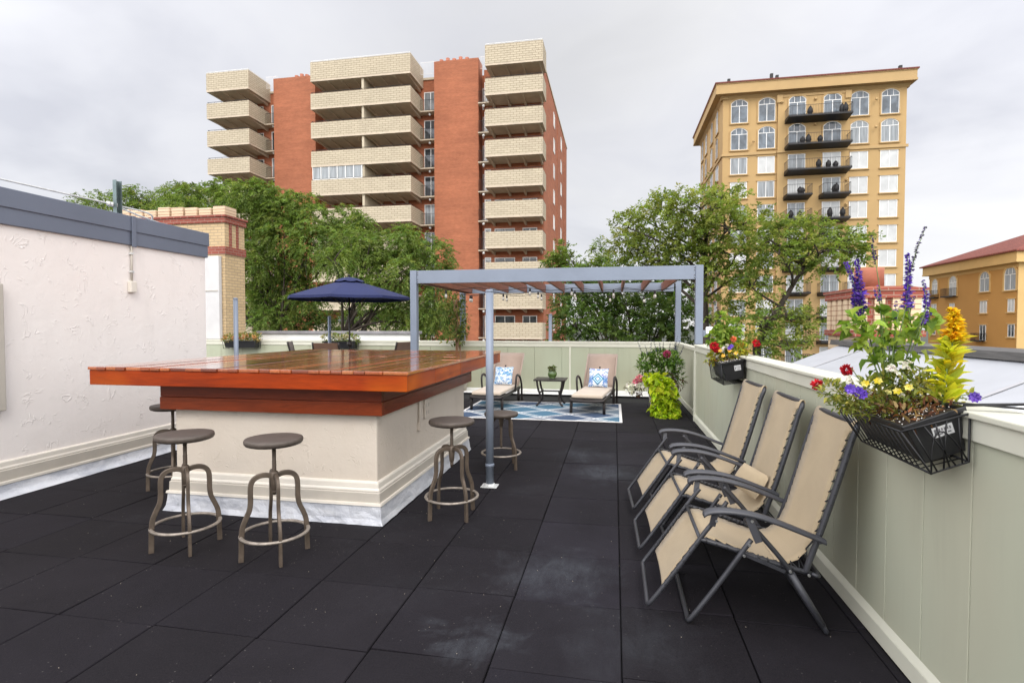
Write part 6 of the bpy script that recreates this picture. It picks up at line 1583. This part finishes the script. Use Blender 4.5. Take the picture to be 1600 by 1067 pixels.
# ------------------------------------------------------------------ trees
def tree(name, label, cat, base, blobs, leafL, leafW, cols, dens, group=None, fork=None, trunk_r=0.22, limbs=14, droop=0.2, up=0.35, spray=0.45, per=16, leader=None):
    """blobs: (u, v, Y, r_px): foliage masses at measured places and depths. Twigs carry small leaves; limbs reach every mass."""
    t = thing(name, label, cat, (base[0], base[1], GZ), 0, group)
    B = []
    for u, v, y, rp in blobs:
        p = atY(u, v, y); d = (p - CP).dot(FW); B.append((p, rp * d / 850))
    F_ = Vector(fork) if fork else Vector((base[0], base[1], min(b[0].z for b in B)))
    o = Vector((base[0], base[1], GZ)); m = MB()
    tr = [p - o for p in bez((base[0], base[1], GZ), (base[0] + 0.3, base[1], (GZ + F_.z) / 2), F_, 10)]
    m.tube(tr, [trunk_r * (1.25 - 0.5 * i / 10) for i in range(11)], 10)
    LD = None
    if leader:
        tip = atY(*leader); LD = bez(F_, F_.lerp(tip, 0.5) + Vector((random.uniform(-.4, .4), 0, 0)), tip, 10)
        m.tube([p - o for p in LD], [trunk_r * 0.72 * (1 - 0.9 * i / 10) + 0.012 for i in range(11)], 8)
    order = sorted(range(len(B)), key=lambda i: -B[i][1])[:limbs]
    for i in order:
        p = B[i][0]; s = F_ if (i % 3) else F_.lerp(Vector(base[:2] + (GZ,)), 0.12)
        if LD:
            s = min(LD[:9], key=lambda q: (q - p).length + abs(q.z - (p.z - 0.75 * (Vector((p.x, p.y, 0)) - Vector((q.x, q.y, 0))).length)))
        mid = s.lerp(p, 0.5) + Vector((random.uniform(-.5, .5), random.uniform(-.4, .4), random.uniform(-0.1, .8)))
        L = bez(s - o, mid - o, p - o, 9); r0 = trunk_r * random.uniform(0.16, 0.30)
        m.tube(L, [r0 * (1 - 0.85 * k / 9) + 0.012 for k in range(10)], 7)
        for _ in range(4):
            a = L[random.randint(4, 9)]; e = a + Vector(rdir(1, 0.5)[0]) * B[i][1] * random.uniform(.7, 1.1); m.tube(bez(a, (a + e) / 2 + Vector((0, 0, .15)), e, 4), [0.03, .025, .02, .014, .008], 5)
    m.build('trunk', BARK, t)
    lv = Leaves()
    for p, r_ in B:
        nt_ = int(dens * (r_ ** 2) * 21) + 8
        d = rdir(nt_, 0.1); q = (0.25 + 0.75 * rng.random(nt_)) ** 0.55
        S_ = V3(p - o) + d * (r_ * q)[:, None] * np.array([1, 1, 0.82])
        TD = d * 0.8 + rdir(nt_) * 0.55; TD[:, 2] += up * 0.6; TD /= np.linalg.norm(TD, axis=1, keepdims=True)
        tl = spray * (0.6 + 0.8 * rng.random(nt_))
        tcol = pal(cols, nt_, 0.16)
        for k in range(per):
            f = k / per
            P = S_ + TD * (tl * f)[:, None]; P[:, 2] -= (f ** 2) * tl * droop
            side = np.cross(TD, rdir(nt_, 1.5)); side /= np.linalg.norm(side, axis=1, keepdims=True) + 1e-9
            D = side * (1 if k % 2 else -1) * 0.9 + TD * 0.6 + rdir(nt_) * 0.35; D[:, 2] -= droop * 0.6
            lv.add(P, D, rdir(nt_, 1.3), leafL * (0.7 + 0.6 * rng.random(nt_)), leafW * (0.7 + 0.6 * rng.random(nt_)), np.clip(tcol * (1 + 0.12 * rng.normal(size=(nt_, 1))), 0.003, 1), simple=True, droop=0.2)
    lv.build('crown', LEAF, t)
    return t
LOC = [(0.1658, 0.2434, 0.055), (0.2087, 0.291, 0.0688), (0.1289, 0.196, 0.0468), (0.2394, 0.3147, 0.0825)]
ASH = [(0.227, 0.2928, 0.0586), (0.2735, 0.3355, 0.0732), (0.1746, 0.2379, 0.0488), (0.3143, 0.3538, 0.0915)]
DRK = [(0.1054, 0.1755, 0.0429), (0.1426, 0.221, 0.0572), (0.0806, 0.1365, 0.0358)]
def line(n, u0, v0, u1, v1, y, r0, ju=8, jv=8):
    return [(u0 + (u1 - u0) * i / max(1, n - 1) + random.uniform(-ju, ju), v0 + (v1 - v0) * i / max(1, n - 1) + random.uniform(-jv, jv), y + random.uniform(-1, 1), r0 * random.uniform(.85, 1.2)) for i in range(n)]
bl = line(6, 265, 318, 405, 300, 23, 26) + line(6, 290, 335, 540, 345, 22.5, 30) + line(6, 300, 372, 550, 370, 22, 32) + line(5, 390, 300, 470, 320, 22.5, 24) + line(5, 390, 405, 520, 410, 22, 28) + line(4, 395, 440, 470, 450, 22, 26) + line(3, 400, 480, 440, 500, 22, 22) + [(560, 352, 22, 20), (300, 300, 24, 16), (345, 296, 23, 18)]
tree('locust_tree', 'broad feathery green tree behind the buff brick chimney and low white parapet', 'tree', (-15.2, 22.5), bl, 0.12, 0.047, LOC, 11, 'street trees behind the terrace', fork=(-15.0, 22.3, 1.2), trunk_r=0.24, droop=0.7, up=0.15, spray=0.42, per=18)
bl = line(5, 540, 378, 680, 400, 19.5, 28) + line(5, 520, 402, 675, 425, 19, 28) + line(4, 630, 372, 660, 385, 19.5, 18) + line(4, 560, 440, 670, 450, 19, 24) + line(4, 600, 470, 680, 490, 19, 22) + [(690, 440, 19, 20), (630, 505, 19, 24), (575, 425, 19, 22), (665, 510, 19, 20)]
tree('locust_tree', 'feathery green honey locust rising behind the navy umbrella', 'tree', (-9.6, 19.5), bl, 0.108, 0.042, LOC, 11, 'street trees behind the terrace', fork=(-10.2, 19.2, 1.0), trunk_r=0.2, droop=0.7, up=0.15, spray=0.4, per=18)
bl = line(5, 120, 314, 225, 318, 36, 14, 4, 4) + line(4, 190, 306, 285, 308, 35, 15, 4, 4) + line(5, 150, 330, 290, 330, 35, 18, 4, 4) + [(205, 300, 35, 9), (270, 297, 34, 11)]
tree('locust_tree', 'distant locust crown showing above the penthouse coping', 'tree', (-33.5, 36), bl, 0.16, 0.065, LOC, 5.0, 'street trees behind the terrace', trunk_r=0.25, droop=0.6, up=0.15, spray=0.6, per=16)
bl = line(6, 385, 515, 690, 515, 26, 28) + line(5, 390, 480, 480, 490, 27, 26) + line(4, 600, 495, 690, 500, 26, 24) + line(3, 480, 505, 560, 512, 27, 16)
tree('background_tree', 'darker low tree filling the gap above the rear fence behind the locusts', 'tree', (-13.5, 27), bl, 0.15, 0.07, DRK + LOC[:1], 5.0, 'street trees behind the terrace', fork=(-15, 27, -2), trunk_r=0.2, spray=0.5)
# right hand group
bl = line(4, 985, 350, 1060, 320, 19.5, 26) + line(4, 1070, 325, 1150, 322, 19, 30) + line(4, 980, 385, 1060, 365, 19.5, 28) + line(5, 1080, 370, 1190, 350, 19, 30) + line(4, 1000, 410, 1080, 405, 19.5, 24) + line(4, 1110, 400, 1200, 400, 19, 28) + line(3, 1120, 440, 1180, 450, 19, 24) + [(1105, 303, 19, 16), (1150, 305, 19, 12), (990, 345, 20, 14), (1040, 318, 19, 16), (975, 372, 20, 16), (1130, 480, 19, 26), (1165, 490, 19, 22)]
bl = [(u, v, y, r_ * 0.86) for u, v, y, r_ in bl]
tree('elm_tree', 'tall loose crowned light green tree rising behind the pergola post with the floodlight', 'tree', (3.2, 19.5), bl, 0.13, 0.058, ASH, 6.2, 'street trees behind the terrace', fork=(3.0, 19.3, 1.6), trunk_r=0.17, limbs=20, spray=0.42, per=15, leader=(1108, 325, 19.3))
bl = line(5, 1190, 372, 1320, 370, 17.5, 24) + line(5, 1210, 395, 1335, 396, 17.2, 24) + line(4, 1240, 358, 1290, 356, 17.5, 16) + line(3, 1190, 418, 1270, 422, 17.3, 18) + line(2, 1175, 450, 1200, 455, 17.3, 18) + line(4, 1180, 510, 1265, 495, 17, 24) + line(4, 1165, 540, 1240, 545, 17, 22) + [(1345, 378, 17.4, 14), (1335, 405, 17.4, 14), (1215, 360, 17.5, 16), (1255, 520, 17, 18)]
bl = [(u, v, y, r_ * 0.9) for u, v, y, r_ in bl]
tree('elm_tree', 'spreading green tree in front of the tan tower beside the striped chimney', 'tree', (4.2, 17.6), bl, 0.12, 0.054, ASH[:3] + LOC[:1], 6.2, 'street trees behind the terrace', fork=(4.2, 17.4, 0.9), trunk_r=0.16, limbs=18, spray=0.38, per=15, leader=(1275, 385, 17.4))
bl = line(5, 895, 470, 1070, 468, 23, 30) + line(5, 890, 500, 1070, 495, 22.5, 30) + line(5, 895, 525, 1080, 520, 22, 28) + line(3, 900, 445, 1040, 440, 23, 22) + line(4, 960, 425, 1080, 430, 23, 20)
tree('background_tree', 'dense dark green tree seen under the pergola above the rear fence', 'tree', (0.6, 23.5), bl, 0.14, 0.07, DRK + LOC[:1], 6.5, 'street trees behind the terrace', fork=(0.8, 23, -1), trunk_r=0.24, limbs=16, spray=0.42)
bl = [(878, 398, 30, 12), (868, 410, 30, 12), (888, 408, 30, 14), (880, 385, 30, 8), (872, 420, 30, 16), (893, 425, 30, 16), (905, 440, 30, 18), (860, 408, 30, 9), (938, 402, 30, 11), (946, 415, 30, 14), (935, 388, 30, 7), (925, 420, 30, 14), (955, 425, 30, 14), (915, 430, 30, 14), (930, 440, 30, 16)]
tree('background_tree', 'small tree tops showing above the pergola beam beside the brick tower', 'tree', (0.1, 30.5), bl, 0.17, 0.08, LOC + ASH[:1], 5.0, 'street trees behind the terrace', fork=(0.1, 30.5, 0.5), trunk_r=0.2, spray=0.5, per=14)
